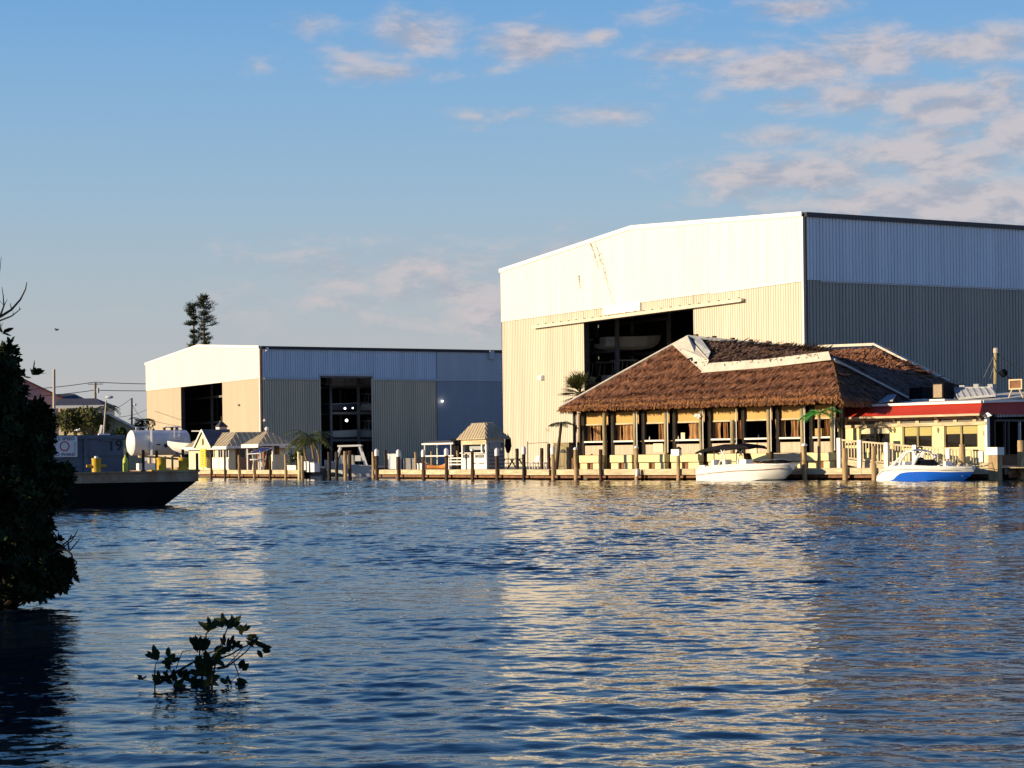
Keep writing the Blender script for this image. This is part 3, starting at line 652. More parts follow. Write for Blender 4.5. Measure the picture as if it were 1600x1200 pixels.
G5 = 'pilings along the restaurant boardwalk'
for px, yt, mm, cp, r, lb in ((864,700,'pile_tan','cone',.13,'white-capped piling where the middle dock meets the restaurant boardwalk'),(899.5,702,'pile_tan','flat',.125,'tan piling with white top at the left corner post of the restaurant'),(938.5,702,'pile_brown',None,.12,'brown piling in front of the second restaurant bay'),
        (994.5,700,'pile_tan','flat',.125,'tan piling with white top and a white fender'),(1060,712,'pile_tan',None,.12,'tan piling under the white box sign'),(1257,696,'pile_tan','flat',.15,'stout tan piling with pale top at the bow of the white deck boat'),
        (1320.5,700,'pile_tan',None,.16,'tan piling at the foot of the ramp'),(1365.5,697,'pile_tan',None,.15,'tan piling in front of the ramp railing, left of the blue boat'),(1504,694,'pile_tan',None,.17,'tan piling behind the blue boat bow')):
    piling(REST, px, -.17 if px < 1500 else .35, yt, mm, lb, G5, cap=cp, r=r)
# fender, box sign on the piling
p, s = REST.at(995.5, 739, -.36); mb = MB(); mb.tube([p+V((0,0,z)) for z in (.28,.22,.1,-.1,-.22,-.27)], [.03,.10,.13,.13,.10,.03], 10)
solo(mb, 'fender', M['cap_white'], 'white boat fender hanging on the boardwalk piling', 'fender', p, smooth=True)
p, s = REST.at(1056, 707, -.30); T = thing('box_sign', 'small white box sign on top of a tan piling left of the deck boat', 'sign', p)
mb = MB(); mb.fbox(REST, s-.35, s+.3, -.36, -.10, p.z-.2, p.z+.2); part(mb, 'panel', M['sign_white'], T)
mb = MB(); mb.lathe(V((REST.p(s+.15,-.2).x,REST.p(s+.15,-.2).y,p.z+.2)), [(.2,0),(.16,.08),(.04,.17)], 10); part(mb, 'cap', M['post_dark'], T)
# end post of the boardwalk: big pile with a white block cap
p, s = REST.at(1560, 725, .1); T = thing('corner_post', 'massive squared corner post with white block cap at the right end of the boardwalk', 'post', V((p.x,p.y,0)), G5)
zt = hgt(1558,711,p.y); mb = MB(); mb.fbox(REST, s-.45, s+.12, -.18, .3, -.6, zt); part(mb, 'post', M['pile_tan'], T)
mb = MB(); mb.fbox(REST, s-.60, s+.18, -.28, .4, zt+.002, zt+.42); part(mb, 'cap', M['white_paint'], T)
# ---------------------------------------------------------------- fuel shop on the left dock
def hip_roof(F, s0, s1, t0, t1, ze, zr, ins, ins2=None, oh=.35, rib=None, th=.12):
    """truncated hip roof: returns (front light slopes MB, side slopes MB, ribs MB)"""
    s0 -= oh; s1 += oh; t0 -= oh; t1 += oh; i2 = ins2 if ins2 is not None else ins
    e = [F.p(s0,t0,ze),F.p(s1,t0,ze),F.p(s1,t1,ze),F.p(s0,t1,ze)]
    r = [F.p(s0+i2,t0+ins,zr),F.p(s1-i2,t0+ins,zr),F.p(s1-i2,t1-ins,zr),F.p(s0+i2,t1-ins,zr)]
    mb = MB()
    for k in range(4):
        j = (k+1) % 4; mb.slab([e[k],e[j],r[j],r[k]], (0,0,-.06))
    mb.slab(r, (0,0,-.05)); ribs = MB()
    def rb(a, b, c, d, n):
        for k in range(1, n):
            f = k/n; p = a.lerp(b, f); d_ = (c-a).normalized()
            # rib climbs the slope until it meets the ridge or a hip
            ax = (b-a).normalized(); up = (d.lerp(c,.5)-a.lerp(b,.5)); up = up-ax*up.dot(ax)
            lenA = (c-a).dot(ax); lenB = (b-a).length-(d-a).dot(ax); x = f*(b-a).length
            h = 1.0
            if x < lenA: h = min(h, x/lenA)
            if (b-a).length-x < lenB: h = min(h, ((b-a).length-x)/lenB)
            ribs.beam(p+V((0,0,.02)), p+up*h+V((0,0,.02)), .05, .05)
    nS = rib or 10
    rb(e[0], e[1], r[0], r[1], nS); rb(e[1], e[2], r[1], r[2], nS); rb(e[3], e[0], r[3], r[0], nS)
    return mb, ribs, e, r
def shop():
    s0 = LEFT.s_at(358,2.3); C = LEFT.p(s0,2.3); F = Frame(C.xy, LEFT.s, (.874,.485)); d = C.y
    zb = DECK; ze = hgt(358,697.5,d); zr = hgt(366,675,d+1)
    T = thing('fuel_shop', 'small cream dockside fuel shop with hip roof, front gable and cupola', 'shop', F.p(2,0,DECK))
    Ls = 9.5; Lt = 6.0
    wl = MB(); wl.fbox(F, 0, Ls, 0, Lt, zb, ze); part(wl, 'wall', M['cream_wall'], T)
    rf, ribs, e, r = hip_roof(F, 0, Ls, 0, Lt, ze, zr, 1.7, 1.7, oh=.4, rib=13)
    part(rf, 'roof', M['metal_light'], T); part(ribs, 'roof_ribs', M['metal_light'], T)
    fs = MB(); fs.fbox(F,-.45,Ls+.45,-.47,-.40,ze-.26,ze+.02); fs.fbox(F,-.47,-.40,-.40,Lt+.4,ze-.2,ze+.02); part(fs,'fascia',M['trim_white'],T)
    # front gable
    ga = F.s_at(334.5,-.2,697); gb = F.s_at(309.5,-.2,697); gm = (ga+gb)/2; zt = hgt(319.5,672,F.p(gm,-.2).y)
    gw = MB(); gw.slab([F.p(ga,-.48,ze-.22),F.p(gb,-.48,ze-.22),F.p(gb,-.48,ze),F.p(gm,-.48,zt-.1),F.p(ga,-.48,ze)], F.p(0,.15)-F.p(0,0)); part(gw,'gable',M['cream_wall'],T)
    gr = MB()
    for a in (ga-.15, gb+.15): gr.slab([F.p(a,-.6,ze-.03),F.p(gm,-.6,zt+.06),F.p(gm,2.2,zt+.06),F.p(a,1.4,ze-.03)], (0,0,-.07))
    part(gr,'gable_roof',M['metal_dark'],T)
    rk = MB()
    for a in (ga-.15, gb+.15): rk.beam(F.p(a,-.64,ze-.05),F.p(gm,-.64,zt+.02),.05,.18)
    part(rk,'gable_trim',M['trim_white'],T)
    ov = MB(); c = F.p(gm,-.5,hgt(320,690.5,F.p(gm,-.5).y)); 
    ax = V((F.s.x,F.s.y,0)); ov.slab([c+ax*(.17*math.cos(a))+V((0,0,.33*math.sin(a))) for a in [k*math.pi/6 for k in range(12)]], F.p(0,-.05)-F.p(0,0)); ovp = part(ov,'gable_vent',M['brown_wood'],T)
    # cupola
    cs = F.s_at(346,2.5,665); c = F.p(cs,2.5); z0 = zr-.35; z1 = hgt(346,667,c.y)
    q = MB(); q.fbox(F,cs-.42,cs+.42,2.1,2.9,z0,z1); cu = part(q,'cupola',M['white_paint'],T)
    q = MB(); top = F.p(cs,2.5,z1+.62); cor = [F.p(cs-.52,2.0,z1),F.p(cs+.52,2.0,z1),F.p(cs+.52,3.0,z1),F.p(cs-.52,3.0,z1)]
    q.add(cor+[top],[(0,1,4),(1,2,4),(2,3,4),(3,0,4),(3,2,1,0)]); q.tube([top,top+V((0,0,.4))],.025,6); part(q,'cupola_roof',M['trim_dark'],cu)
    q = MB()
    for k in range(5): q.fbox(F,cs-.445,cs-.425,2.2,2.8,z0+.4+k*.11,z0+.46+k*.11)
    part(q,'louvre',M['pink_wall'],cu)
    # windows (front) and openings (side)
    for x0,x1,y0,y1,lb in ((322.5,335,702,714.5,None),(341.5,349,702,714.5,None),(350,358.3,702,714.5,None)):
        a = F.s_at(x1,-.03,708); b = F.s_at(x0,-.03,708); dd = F.p(a,0).y; z0 = hgt(x0,y1,dd); z1 = hgt(x0,y0,dd)
        q = MB(); q.fbox(F,a+.05,b-.05,-.05,.02,z0,z1); w_ = part(q,'window',M['glass'],T)
        q = MB(); 
        for aa,bb,cc,ee in ((a-.02,a+.06,z0-.05,z1+.05),(b-.06,b+.02,z0-.05,z1+.05),((a+b)/2-.03,(a+b)/2+.03,z0,z1)): q.fbox(F,aa,bb,-.09,-.052,cc,ee)
        q.fbox(F,a-.02,b+.02,-.09,-.052,z0-.12,z0-.052); part(q,'window_frame',M['trim_white'],w_)
    FS = Frame(F.o, F.t, F.s)
    q = MB(); q.fbox(FS,.65,1.05,-.06,.02,zb,ze-.1); part(q,'corner_board',M['brown_wood'],T)
    q = MB(); q.fbox(FS,1.1,2.3,-.05,.02,zb+.02,hgt(380,715,d)); part(q,'door_panel',M['pink_door'],T)
    q = MB(); q.fbox(FS,1.1,2.3,-.04,.02,hgt(380,714.5,d),ze-.15); part(q,'window',M['glass'],T)
    q = MB(); q.fbox(FS,1.55,1.62,-.08,-.045,hgt(380,714.5,d),ze-.15); part(q,'mullion',M['trim_white'],T)
    pa = MB()
    for x0,x1 in ((324,342.5),(343.5,357.5)):
        a = F.s_at(x1,-.05,724); b = F.s_at(x0,-.05,724); pa.fbox(F,a,b,-.10,-.02,zb+.1,hgt(x0,716,F.p(a,0).y))
    part(pa,'wall_panel',M['white_paint'],T)
    # yellow hanging sign with worn red and dark marks
    a = F.s_at(322.5,-.5,715); b = F.s_at(314.3,-.5,715); dd = F.p(a,-.5).y; z0 = hgt(318,730,dd); z1 = hgt(318,701.5,dd)
    t = thing('shop_sign', 'tall bright yellow sign board at the left corner of the fuel shop', 'sign', F.p((a+b)/2,-.55,z0))
    q = MB(); q.fbox(F,a,b,-.6,-.5,z0,z1); q.fbox(F,(a+b)/2-.04,(a+b)/2+.04,-.56,-.52,zb,z0+.1); part(q,'board',M['sign_yellow'],t)
    q = MB()
    for k in range(7):
        zz = z0+.2+(z1-z0-.4)*k/6.5; q.fbox(F,a+.25,b-.25-.1*(k%2),-.615,-.602,zz,zz+.1)
    part(q,'marks',M['pile_tan'],t)
    return F
SHOP = shop()
def gazebo():
    s0 = LEFT.s_at(406.5,1.5); C = LEFT.p(s0,1.5); F = Frame(C.xy, LEFT.s, (.874,.485)); d = C.y
    ze = hgt(406,694,d); zr = hgt(417,673.5,d+1.2); Ls = 3.0; Lt = 2.7
    T = thing('gazebo', 'small open kiosk with striped metal hip roof beside the fuel shop', 'kiosk', F.p(1.5,1.2,DECK))
    rf, ribs, e, r = hip_roof(F,0,Ls,0,Lt,ze,zr,1.55,1.55,oh=.25,rib=7); part(rf,'roof',M['metal_light'],T); part(ribs,'roof_ribs',M['metal_light'],T)
    q = MB(); q.fbox(F,-.3,Ls+.3,-.32,-.25,ze-.3,ze+.02); q.fbox(F,-.32,-.25,-.25,Lt+.3,ze-.16,ze+.02); part(q,'fascia',M['trim_white'],T)
    q = MB(); q.ball(F.p(Ls/2,Lt/2,zr+.2),.2); part(q,'finial',M['cap_white'],T,smooth='all')
    for a,b in ((0.05,.05),(Ls-.2,.05),(.05,Lt-.2),(.05,1.2),(Ls-.2,Lt-.2)):
        q = MB(); q.fbox(F,a,a+.15,b,b+.15,DECK,ze); part(q,'post',M['white_paint'],T)
    q = MB(); q.fbox(F,1.2,2.8,.9,2.4,DECK,ze-.1); part(q,'cabin',M['brown_wood'],T)
    q = MB(); q.fbox(F,.1,.6,1.3,2.3,DECK,DECK+1.35); part(q,'counter',M['cream_wall'],T)
    q = MB(); q.fbox(F,1.15,1.19,1.2,2.0,DECK+.1,DECK+2.0); part(q,'door',M['glass'],T)
    # blue canopy on slanted white legs over a white table
    s1 = LEFT.s_at(405,.75); c = LEFT.p(s1,.75); G = Frame(c.xy, LEFT.s, (.874,.485)); zt = hgt(405,703,c.y)
    t = thing('sun_canopy', 'dark blue fabric canopy with white edge on slanted white poles above a white table', 'canopy', G.p(0,0,DECK))
    q = MB(); 
    q.slab([G.p(1.0,-.6,zt-.38),G.p(-1.3,-.5,zt-.30),G.p(-1.5,.5,zt+.12),G.p(.6,.5,zt+.18)],(0,0,.05)); part(q,'fabric',M['navy'],t)
    q = MB(); q.tube([G.p(1.03,-.63,zt-.36),G.p(-1.32,-.53,zt-.29),G.p(-1.53,.52,zt+.14),G.p(.62,.52,zt+.2),G.p(1.03,-.63,zt-.36)],.035,6); part(q,'edge_trim',M['trim_white'],t)
    for a in (.8,-.9):
        for k in (-.35,.3):
            q = MB(); q.beam(G.p(a,k,zt-.1),G.p(a*.6,k*.6,DECK),.06,.06); part(q,'pole',M['white_paint'],t)
    t = thing('table', 'round-edged white table under the dark blue canopy', 'table', G.p(-.1,-.2,DECK))
    q = MB(); z = hgt(405,718.5,c.y); q.lathe(G.p(-.1,-.2,z),[(.2,-.04),(.66,-.03),(.70,.02),(.66,.07),(.1,.10)],18); part(q,'tabletop',M['white_paint'],t,smooth=True)
    for a,b in ((.2,.1),(-.4,.1),(-.1,-.5)):
        q = MB(); q.tube([G.p(a-.1,b-.1,z-.02),G.p(a*1.3-.1,b*1.3-.1,DECK)],.055,7); part(q,'leg',M['white_paint'],t)
gazebo()
# white dock boxes, low wall, plants at the dock end
def dock_box(F, px, t, x0, x1, y0, y1, m, label, cat='box', name='dock_box', dep=.5, lid=True, group=None):
    a = F.s_at(x0,t,(y0+y1)/2); b = F.s_at(x1,t,(y0+y1)/2); a, b = min(a,b), max(a,b); dd = F.p((a+b)/2,t).y; z0 = max(hgt((x0+x1)/2,y1,dd),.0); z1 = hgt((x0+x1)/2,y0,dd)
    T = thing(name,label,cat,F.p((a+b)/2,t+dep/2,z0),group)
    q = MB(); q.fbox(F,a,b,t,t+dep,z0,z1-(.07 if lid else 0)); part(q,'body',M[m],T)
    if lid: q = MB(); q.fbox(F,a-.03,b+.03,t-.03,t+dep+.03,z1-.068,z1); part(q,'lid',M[m],T)
    return T
dock_box(LEFT,0,.4,475,482.3,721,737.5,'cap_white','tall white box with a dark strip at the dock end below the palm','box')
dock_box(LEFT,0,-.6,485.2,491,723,737.5,'cap_white','smaller white box hanging at the dock end, right of the taller one','box')
dock_box(LEFT,0,1.2,449,462,727,737,'white_paint','low white bench box on the dock between kiosk and palm','box',dep=.6)
# ---------------------------------------------------------------- ticket booth on the middle dock
def booth():
    s0 = MID.s_at(760.5,1.3); C = MID.p(s0,1.3); F = Frame(C.xy, MID.s, (.874,.485)); d = C.y; FS = Frame(F.o,F.t,F.s)
    Ls = F.s_at(721.5,0,715); Lt = FS.s_at(788.5,0,715); ze = hgt(760,685,d); zr = hgt(761,660.5,d+1.0); zb = DECK+.02
    T = thing('ticket_booth','small white dock booth with tan standing-seam hip roof and a serving window','booth',F.p(Ls/2,Lt/2,DECK))
    zc_ = hgt(760,708,d); wt = .12
    q = MB(); q.fbox(F,0,Ls,0,wt,zb,zc_); part(q,'wall',M['white_paint'],T,label='white lettered front wall')
    q = MB(); q.fbox(F,0,wt,wt+.002,Lt,zb,hgt(775,703,d+.6)); q.fbox(F,Ls-wt,Ls,wt+.002,Lt,zb,ze); q.fbox(F,wt,Ls-wt,Lt-wt,Lt,zb,ze-.3); part(q,'wall',M['steel_grey'],T,label='side wall with its shade coloured grey')  # grey instead of white: shade on this side painted as colour
    for a,b in ((0,.0),(Ls-.16,0),(0,Lt-.16),(.62,0)):
        q = MB(); q.fbox(F,a+.003,a+.16,b-.02,b+.16,zb if a != .62 else zc_,ze); part(q,'post',M['white_paint'] if b == 0 else M['steel_grey'],T)
    q = MB(); q.fbox(F,-.02,Ls+.02,-.04,.02,ze-.42,ze); part(q,'header',M['fascia'],T)
    q = MB(); q.fbox(F,-.035,.015,.1,Lt,ze-.3,ze); part(q,'header',M['annex_white'],T)
    q = MB(); q.fbox(F,.8,Ls-.25,.5,.55,zc_+.25,ze-.5); part(q,'back_window',M['annex_blue'],T)
    q = MB(); q.fbox(F,-.0,.06,.25,Lt-.3,hgt(775,702,d+.6),ze-.32); part(q,'side_window',M['annex_blue'],T)
    for k in range(5):
        q = MB(); z = zb+.15+k*.28; q.fbox(F,-.05,-.005,.2,Lt-.1,z,z+.13); part(q,'slat',M['annex_blue'],T)
    rf,ribs,e,r = hip_roof(F,0,Ls,0,Lt,ze,zr,Lt/2-.05,1.15,oh=.28,rib=11); part(rf,'roof',M['metal_light'],T); part(ribs,'roof_ribs',M['metal_light'],T)
    q = MB(); q.fbox(F,.15,Ls-.1,-.22,-.0,zc_,zc_+.06); part(q,'counter',M['white_paint'],T)
    right = -V((F.s.x,F.s.y,0)); zt = hgt(740,712,d)
    text_part('RIDE', M['ink'], T, F.p(Ls*.80,-.03,zt-.05), right, (0,0,1), .36, sx=1.35); text_part('BASSER', M['ink'], T, F.p(Ls*.27,-.03,zt-.05), right, (0,0,1), .34, sx=1.15)
    q = MB(); zz = hgt(740,725,d)
    for a,b in ((.35,1.1),(1.55,2.2)): q.fbox(F,a,b,-.02,-.003,zz,zz+.09)
    part(q,'small_print',M['steel_grey'],T)
    # folded umbrella at the far corner
    p = F.p(.1,Lt+.35,zb); z1 = hgt(788,680,p.y)
    t = thing('folded_umbrella','dark folded umbrella standing at the right corner of the ticket booth','umbrella',p)
    q = MB(); q.lathe(V((p.x,p.y,0)),[(.03,z1),(.22,z1-.25),(.26,z1-.8),(.12,z1-1.25),(.05,z1-1.3)],9); part(q,'fabric',M['black'],t,smooth=True)
    q = MB(); q.tube([V((p.x,p.y,zb)),V((p.x,p.y,z1+.1))],.03,6); part(q,'pole',M['steel_dark'],t)
    return F
BOOTH = booth()
dock_box(MID,0,3.0,705,717,685.5,733,'black','tall black cabinet behind the dock left of the ticket booth','cabinet',name='cabinet',dep=.8)
# white pipe canopy with a kayak below
def pipe_canopy():
    a = MID.s_at(709,2.6); b = MID.s_at(660,2.6); d = MID.p((a+b)/2,2.6).y; z1 = hgt(685,693.5,d); z2 = hgt(685,712.5,d)
    t = thing('pipe_canopy','white pipe canopy frame with dark top standing on the middle dock','canopy',MID.p((a+b)/2,2.9,DECK))
    for s in (a+.4,b-.4):
        for tt in (2.6,3.7):
            q = MB(); q.tube([MID.p(s,tt,DECK),MID.p(s,tt,z1)],.05,7); part(q,'leg',M['cap_white'],t)
    for z,r in ((z1,.075),(z2,.055)):
        q = MB(); q.tube([MID.p(a,2.6,z),MID.p(b,2.6,z)],r,8); part(q,'rail',M['cap_white'],t)
    q = MB(); q.slab([MID.p(a+.1,2.62,z1+.1),MID.p(b-.2,2.62,z1+.1),MID.p(b-.2,3.9,z1+.22),MID.p(a+.1,3.9,z1+.22)],(0,0,.06)); part(q,'cover',M['trim_dark'],t)
pipe_canopy()
def kayak():
    a = MID.s_at(698,1.9); b = MID.s_at(665,1.9); c = MID.p((a+b)/2,1.9,DECK+.02); n = 14; L_ = abs(b-a)
    T = thing('kayak','long orange-brown kayak lying on the dock under the pipe canopy','kayak',c)
    q = MB(); vs=[];fs=[]
    for i in range(n):
        f = i/(n-1); s = a+(b-a)*f; w_ = .34*math.sin(math.pi*min(max(f,.02),.98))**.6; h = .30+.14*(2*f-1)**4*2
        for k in range(8):
            an = 2*math.pi*k/8; vs.append(MID.p(s,1.9+w_*math.cos(an),DECK+.03+h*.5+h*.5*math.sin(an)))
    for i in range(n-1):
        for k in range(8): fs.append((i*8+k,i*8+(k+1)%8,(i+1)*8+(k+1)%8,(i+1)*8+k))
    q.add(vs,fs); part(q,'hull',mat('kayak_orange',(.50,.20,.04),.5,.1),T,smooth=True)
    q = MB(); q.tube([MID.p(a+(b-a)*.5+.35*math.cos(x),1.9+.2*math.sin(x),DECK+.36) for x in [k*math.pi/6 for k in range(13)]],.03,6); part(q,'cockpit_rim',M['black'],T)
kayak()
dock_box(MID,0,1.4,652,660,724,734,'cap_white','white dock box at the left end of the kayak')
dock_box(MID,0,4.0,606,619,709,733,'annex_white','pale grey upright crate behind the middle dock, left of a dark piling')
dock_box(MID,0,4.6,626,650,716,735,'steel_grey','long dark grey dock box behind the middle dock')
def rail_section(F,px0,px1,t,ytop,ybot,label,m='white_paint',n=3,name='railing',posts=2):
    a = F.s_at(px0,t); b = F.s_at(px1,t); T = thing(name,label,'railing',F.p((a+b)/2,t,DECK))
    za = hgt(px0,ytop,F.p(a,t).y)
    for k in range(n):
        z = za-(za-DECK-.15)*k/n; q = MB(); q.beam(F.p(a,t,z),F.p(b,t,z),.05,.09); part(q,'rail',M[m],T)
    for k in range(posts):
        s = a+(b-a)*k/max(1,posts-1); q = MB(); q.fbox(F,s-.05,s+.05,t-.05,t+.05,DECK,za+.04); part(q,'post',M[m],T)
rail_section(MID,702,722,1.6,716,733,'short white railing between kayak and ticket booth')
# picnic table and clutter right of the booth
def picnic(F,px,t,label,w_=1.7):
    s = F.s_at(px,t); T = thing('picnic_table',label,'table',F.p(s,t,DECK))
    q = MB(); q.fbox(F,s-w_/2,s+w_/2,t-.38,t+.38,DECK+.70,DECK+.76); part(q,'tabletop',M['plank'],T)
    for dt in (-.7,.7):
        q = MB(); q.fbox(F,s-w_/2,s+w_/2,t+dt-.13,t+dt+.13,DECK+.40,DECK+.45); part(q,'bench',M['plank'],T)
    for ds in (-.6,.6):
        for sg in (-1,1):
            q = MB(); q.beam(F.p(s+ds,t+sg*.25,DECK+.7),F.p(s+ds,t+sg*.75,DECK),.06,.09); part(q,'leg',M['brown_wood'],T)
picnic(MID,800,4.4,'wooden picnic table on the quay right of the ticket booth')
def chair(F,s,t,label,m='cap_white',z0=None,group='white plastic chairs by the tall shed'):
    z0 = DECK if z0 is None else z0
    T = thing('chair',label,'chair',F.p(s,t,z0),group)
    q = MB(); q.fbox(F,s-.25,s+.25,t-.25,t+.25,z0+.42,z0+.47); part(q,'seat',M[m],T)
    q = MB(); q.slab([F.p(s-.25,t+.22,z0+.47),F.p(s+.25,t+.22,z0+.47),F.p(s+.25,t+.34,z0+.95),F.p(s-.25,t+.34,z0+.95)],F.p(0,.04)-F.p(0,0)); part(q,'backrest',M[m],T)
    for a in (-.22,.22):
        for b in (-.22,.22):
            q = MB(); q.fbox(F,s+a-.025,s+a+.025,t+b-.025,t+b+.025,z0,z0+.42); part(q,'leg',M[m],T)
for px,lb in ((834,'white plastic chair in front of the tall shed, left of the brown piling'),(852,'white plastic chair in front of the tall shed, right of the brown piling')):
    chair(MID,MID.s_at(px,3.6),3.6,lb)
# wire frame with string line between thin posts
a = MID.s_at(824.5,2.4); b = MID.s_at(857,2.4); d = MID.p(a,2.4).y; z = hgt(824,693,d)
T = thing('wire_frame','thin dark wire frame on slender posts in front of the sunlit shed wall','frame',MID.p(a,2.4,DECK))
q = MB(); q.tube([MID.p(a,2.4,DECK),MID.p(a,2.4,z+.15)],.03,6); part(q,'post',M['steel_dark'],T)
q = MB(); q.tube([MID.p(a,2.4,z),MID.p(b,2.4,z+.05)],.018,5); part(q,'wire',M['wire'],T)
q = MB(); q.tube([MID.p(a,2.4,DECK+.45),MID.p(b,2.4,DECK+.4)],.018,5); part(q,'wire',M['wire'],T)
# grey service door/locker
dock_box(REST,0,4.2,865,889,691.5,733,'post_olive','weathered grey-brown service locker with a dark arch mark behind the thin dark palm','locker',name='service_locker',dep=1.0)
p, s = REST.at(879,705,4.14); q = MB(); ax = V((REST.s.x,REST.s.y,0)); q.slab([p+ax*(.22*math.cos(a))+V((0,0,.24*math.sin(a)-.1)) for a in [k*math.pi/8 for k in range(9)]], REST.p(0,-.03)-REST.p(0,0))
solo(q,'arch_plaque',M['ink'],'small dark half-round plaque on the grey-brown service locker','plaque',p)
# ---------------------------------------------------------------- thatched restaurant
R_ = REST
ax_s = V((R_.s.x,R_.s.y,0)); ax_t = V((R_.t.x,R_.t.y,0)); OUT = -ax_t
def RS(px,t,py=690): return R_.s_at(px,t,py)
def RP(px,py,t): return R_.at(px,py,t)[0]
sL = RS(891,2.0); sR = RS(1309,2.0); FLOOR = 1.45
HW0 = 1.62; RAIL = 2.47; WT = 3.62; HT = 4.45
REST_T = thing('thatched_restaurant','open-sided thatched waterfront restaurant with ochre roll-up shades and brown curtains','restaurant',R_.p((sL+sR)/2,6,DECK))
T = REST_T
# roof key points
tE = .95; zE = 4.62
EL = RP(876,640,tE); EL.z = zE+.15; ER = RP(1313,628,tE); ER.z = zE+.05
A_ = RP(1076,529,6.2); L1L = RP(1100,582,3.9); L1R = RP(1300,566,3.9)
C1L = RP(1112,570,4.15); C1R = RP(1298,553,4.15)
L2L = RP(1092,535,6.6); L2R = RP(1274,549,10.5)
EBR = RP(1428,632,9.0)
def tri_points(a,b,c,n):
    for _ in range(n):
        u,v = random.random(), random.random()
        if u+v > 1: u,v = 1-u,1-v
        yield a+(b-a)*u+(c-a)*v
def thatch(tris, dens, L=(.35,.75), w=(.05,.11), lift=.35, jit=.35, base=True):
    """base slab plus shaggy palm-leaf blades lying down the slope"""
    mb = MB()
    for a,b,c in tris:
        n = (b-a).cross(c-a); ar = n.length/2; n.normalize()
        if n.z < 0: n = -n
        down = V((0,0,-1)); down = (down-n*down.dot(n)); down = down.normalized() if down.length > .05 else V((1,0,0))
        side = n.cross(down)
        if base: mb.slab([a,b,c], n*-.22)
        for p in tri_points(a,b,c,int(ar*dens)):
            fr_ = (p.dot(down)/.85+.12*math.sin(p.dot(side)*1.7)) % 1.0; up_ = 1.0 if fr_ > .72 else .25
            d = (down+side*random.uniform(-jit,jit)+n*random.uniform(.04,lift)*(.45+up_)).normalized()
            mb.blade(p+n*(random.uniform(.0,.07)+.10*fr_)-d*.15, d, n+side*random.uniform(-.5,.5), random.uniform(*L), random.uniform(*w))
    return mb
fr = thatch([(EL,ER,L1L),(ER,L1R,L1L),(EL,L1L,A_)], 150)
roof = part(fr,'thatch_roof',M['thatch'],T,fix=False,label='brown sunlit front slope of palm thatch')
# fringe hanging at the eave
fb = MB(); n = 3600
for k in range(n):
    f = random.random(); p = EL.lerp(ER,f); row = random.random()*min(1,f*9)
    q = p+(L1R-ER).normalized()*.85*row*row+ OUT*random.uniform(-.05,.16)+V((0,0,.10))
    d = V((0,0,-1))+OUT*random.uniform(.1,.45)+ax_s*random.uniform(-.2,.2)
    fb.blade(q, d, OUT+ax_s*random.uniform(-.6,.6), random.uniform(.18,.40), random.uniform(.06,.13))
for k in range(500):   # left end fringe
    f = random.random(); p = EL.lerp(A_, f*.05)+V((0,0,.08)); d = V((0,0,-1))-ax_s*random.uniform(.1,.6)+OUT*random.uniform(-.3,.3)
    fb.blade(p+ax_t*random.uniform(0,1.2), d, -ax_s+OUT*.4, random.uniform(.25,.55), random.uniform(.05,.12))
part(fb,'eave_fringe',M['thatch_fringe'],T,fix=False)
up = thatch([(C1L,C1R,L2L),(C1R,L2R,L2L)], 60, L=(.4,.9), w=(.07,.16), lift=.6, jit=.7)
part(up,'thatch_roof',M['thatch_shade'],T,fix=False,label='ragged upper slope of thatch, its shade darkened into the colour')
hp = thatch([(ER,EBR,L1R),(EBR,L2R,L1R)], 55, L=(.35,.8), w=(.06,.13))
part(hp,'thatch_roof',M['thatch_shade'],T,fix=False,label='shaded right hip of the thatch roof')
hf = MB()
for k in range(900):
    f = random.random()**1.3; p = ER.lerp(EBR,f*.6)+V((0,0,.15)); d = V((0,0,-1))+ax_s*random.uniform(.1,.5)
    hf.blade(p, d, ax_s+OUT*random.uniform(-.5,.5), random.uniform(.25,.6), random.uniform(.06,.12))
    if k < 330:
        q = ER.lerp(L1R,random.random()); hf.blade(q+V((0,0,.1)), V((0,0,-1))+OUT*random.uniform(-.2,.7)+ax_s*random.uniform(-.2,.9), ax_s+OUT, random.uniform(.3,.7), random.uniform(.06,.12))
part(hf,'hip_fringe',M['thatch_fringe'],T,fix=False)
bkp = [RP(880,640,16.0), ]
# closing rear slopes (away from the water)
BL_ = R_.p(sL-1,17,zE); BR_ = R_.p(R_.s_at(1428,9)+3,17,zE)
rr = thatch([(EL,A_,BL_),(A_,L2R,BL_),(L2R,BR_,BL_),(EBR,BR_,L2R)], 6, L=(.4,.9), w=(.1,.2))
part(rr,'thatch_roof',M['thatch_shade'],T,fix=False,label='rear slopes of the thatch roof')
# canvas flashing: hip end sheet, long strip, silhouettes
cl = MB(); off = V((0,0,.05))
def sheet(pts, m='cloth', label=None, th=.05, n=None):
    mb = MB(); nn = (pts[1]-pts[0]).cross(pts[2]-pts[0]).normalized(); nn = nn if nn.dot(OUT) > 0 else -nn
    mb.slab([p+nn*.26 for p in pts], nn*th); return part(mb,'canvas_flashing',M[m],T,label=label)
X1 = RP(1052,541,5.6); 
sheet([X1, A_+V((0,0,.1)), RP(1085,538,6.2), RP(1110,566,4.3), RP(1101,585,3.85)],label='pale canvas sheet over the left hip end')
sheet([RP(1099,586,3.8), RP(1112,571,4.12), RP(1200,565,4.13), RP(1200,578,3.83)],label='pale canvas strip')
sheet([RP(1200,578,3.83), RP(1200,565,4.13), RP(1299,553,4.15), RP(1303,566,3.85)],label='pale canvas strip')
sheet([RP(1084,537,6.3), RP(1096,534,6.6), RP(1112,556,4.8), RP(1108,566,4.4)],'cloth_grey_shade','grey canvas fold beside the dark upper thatch')
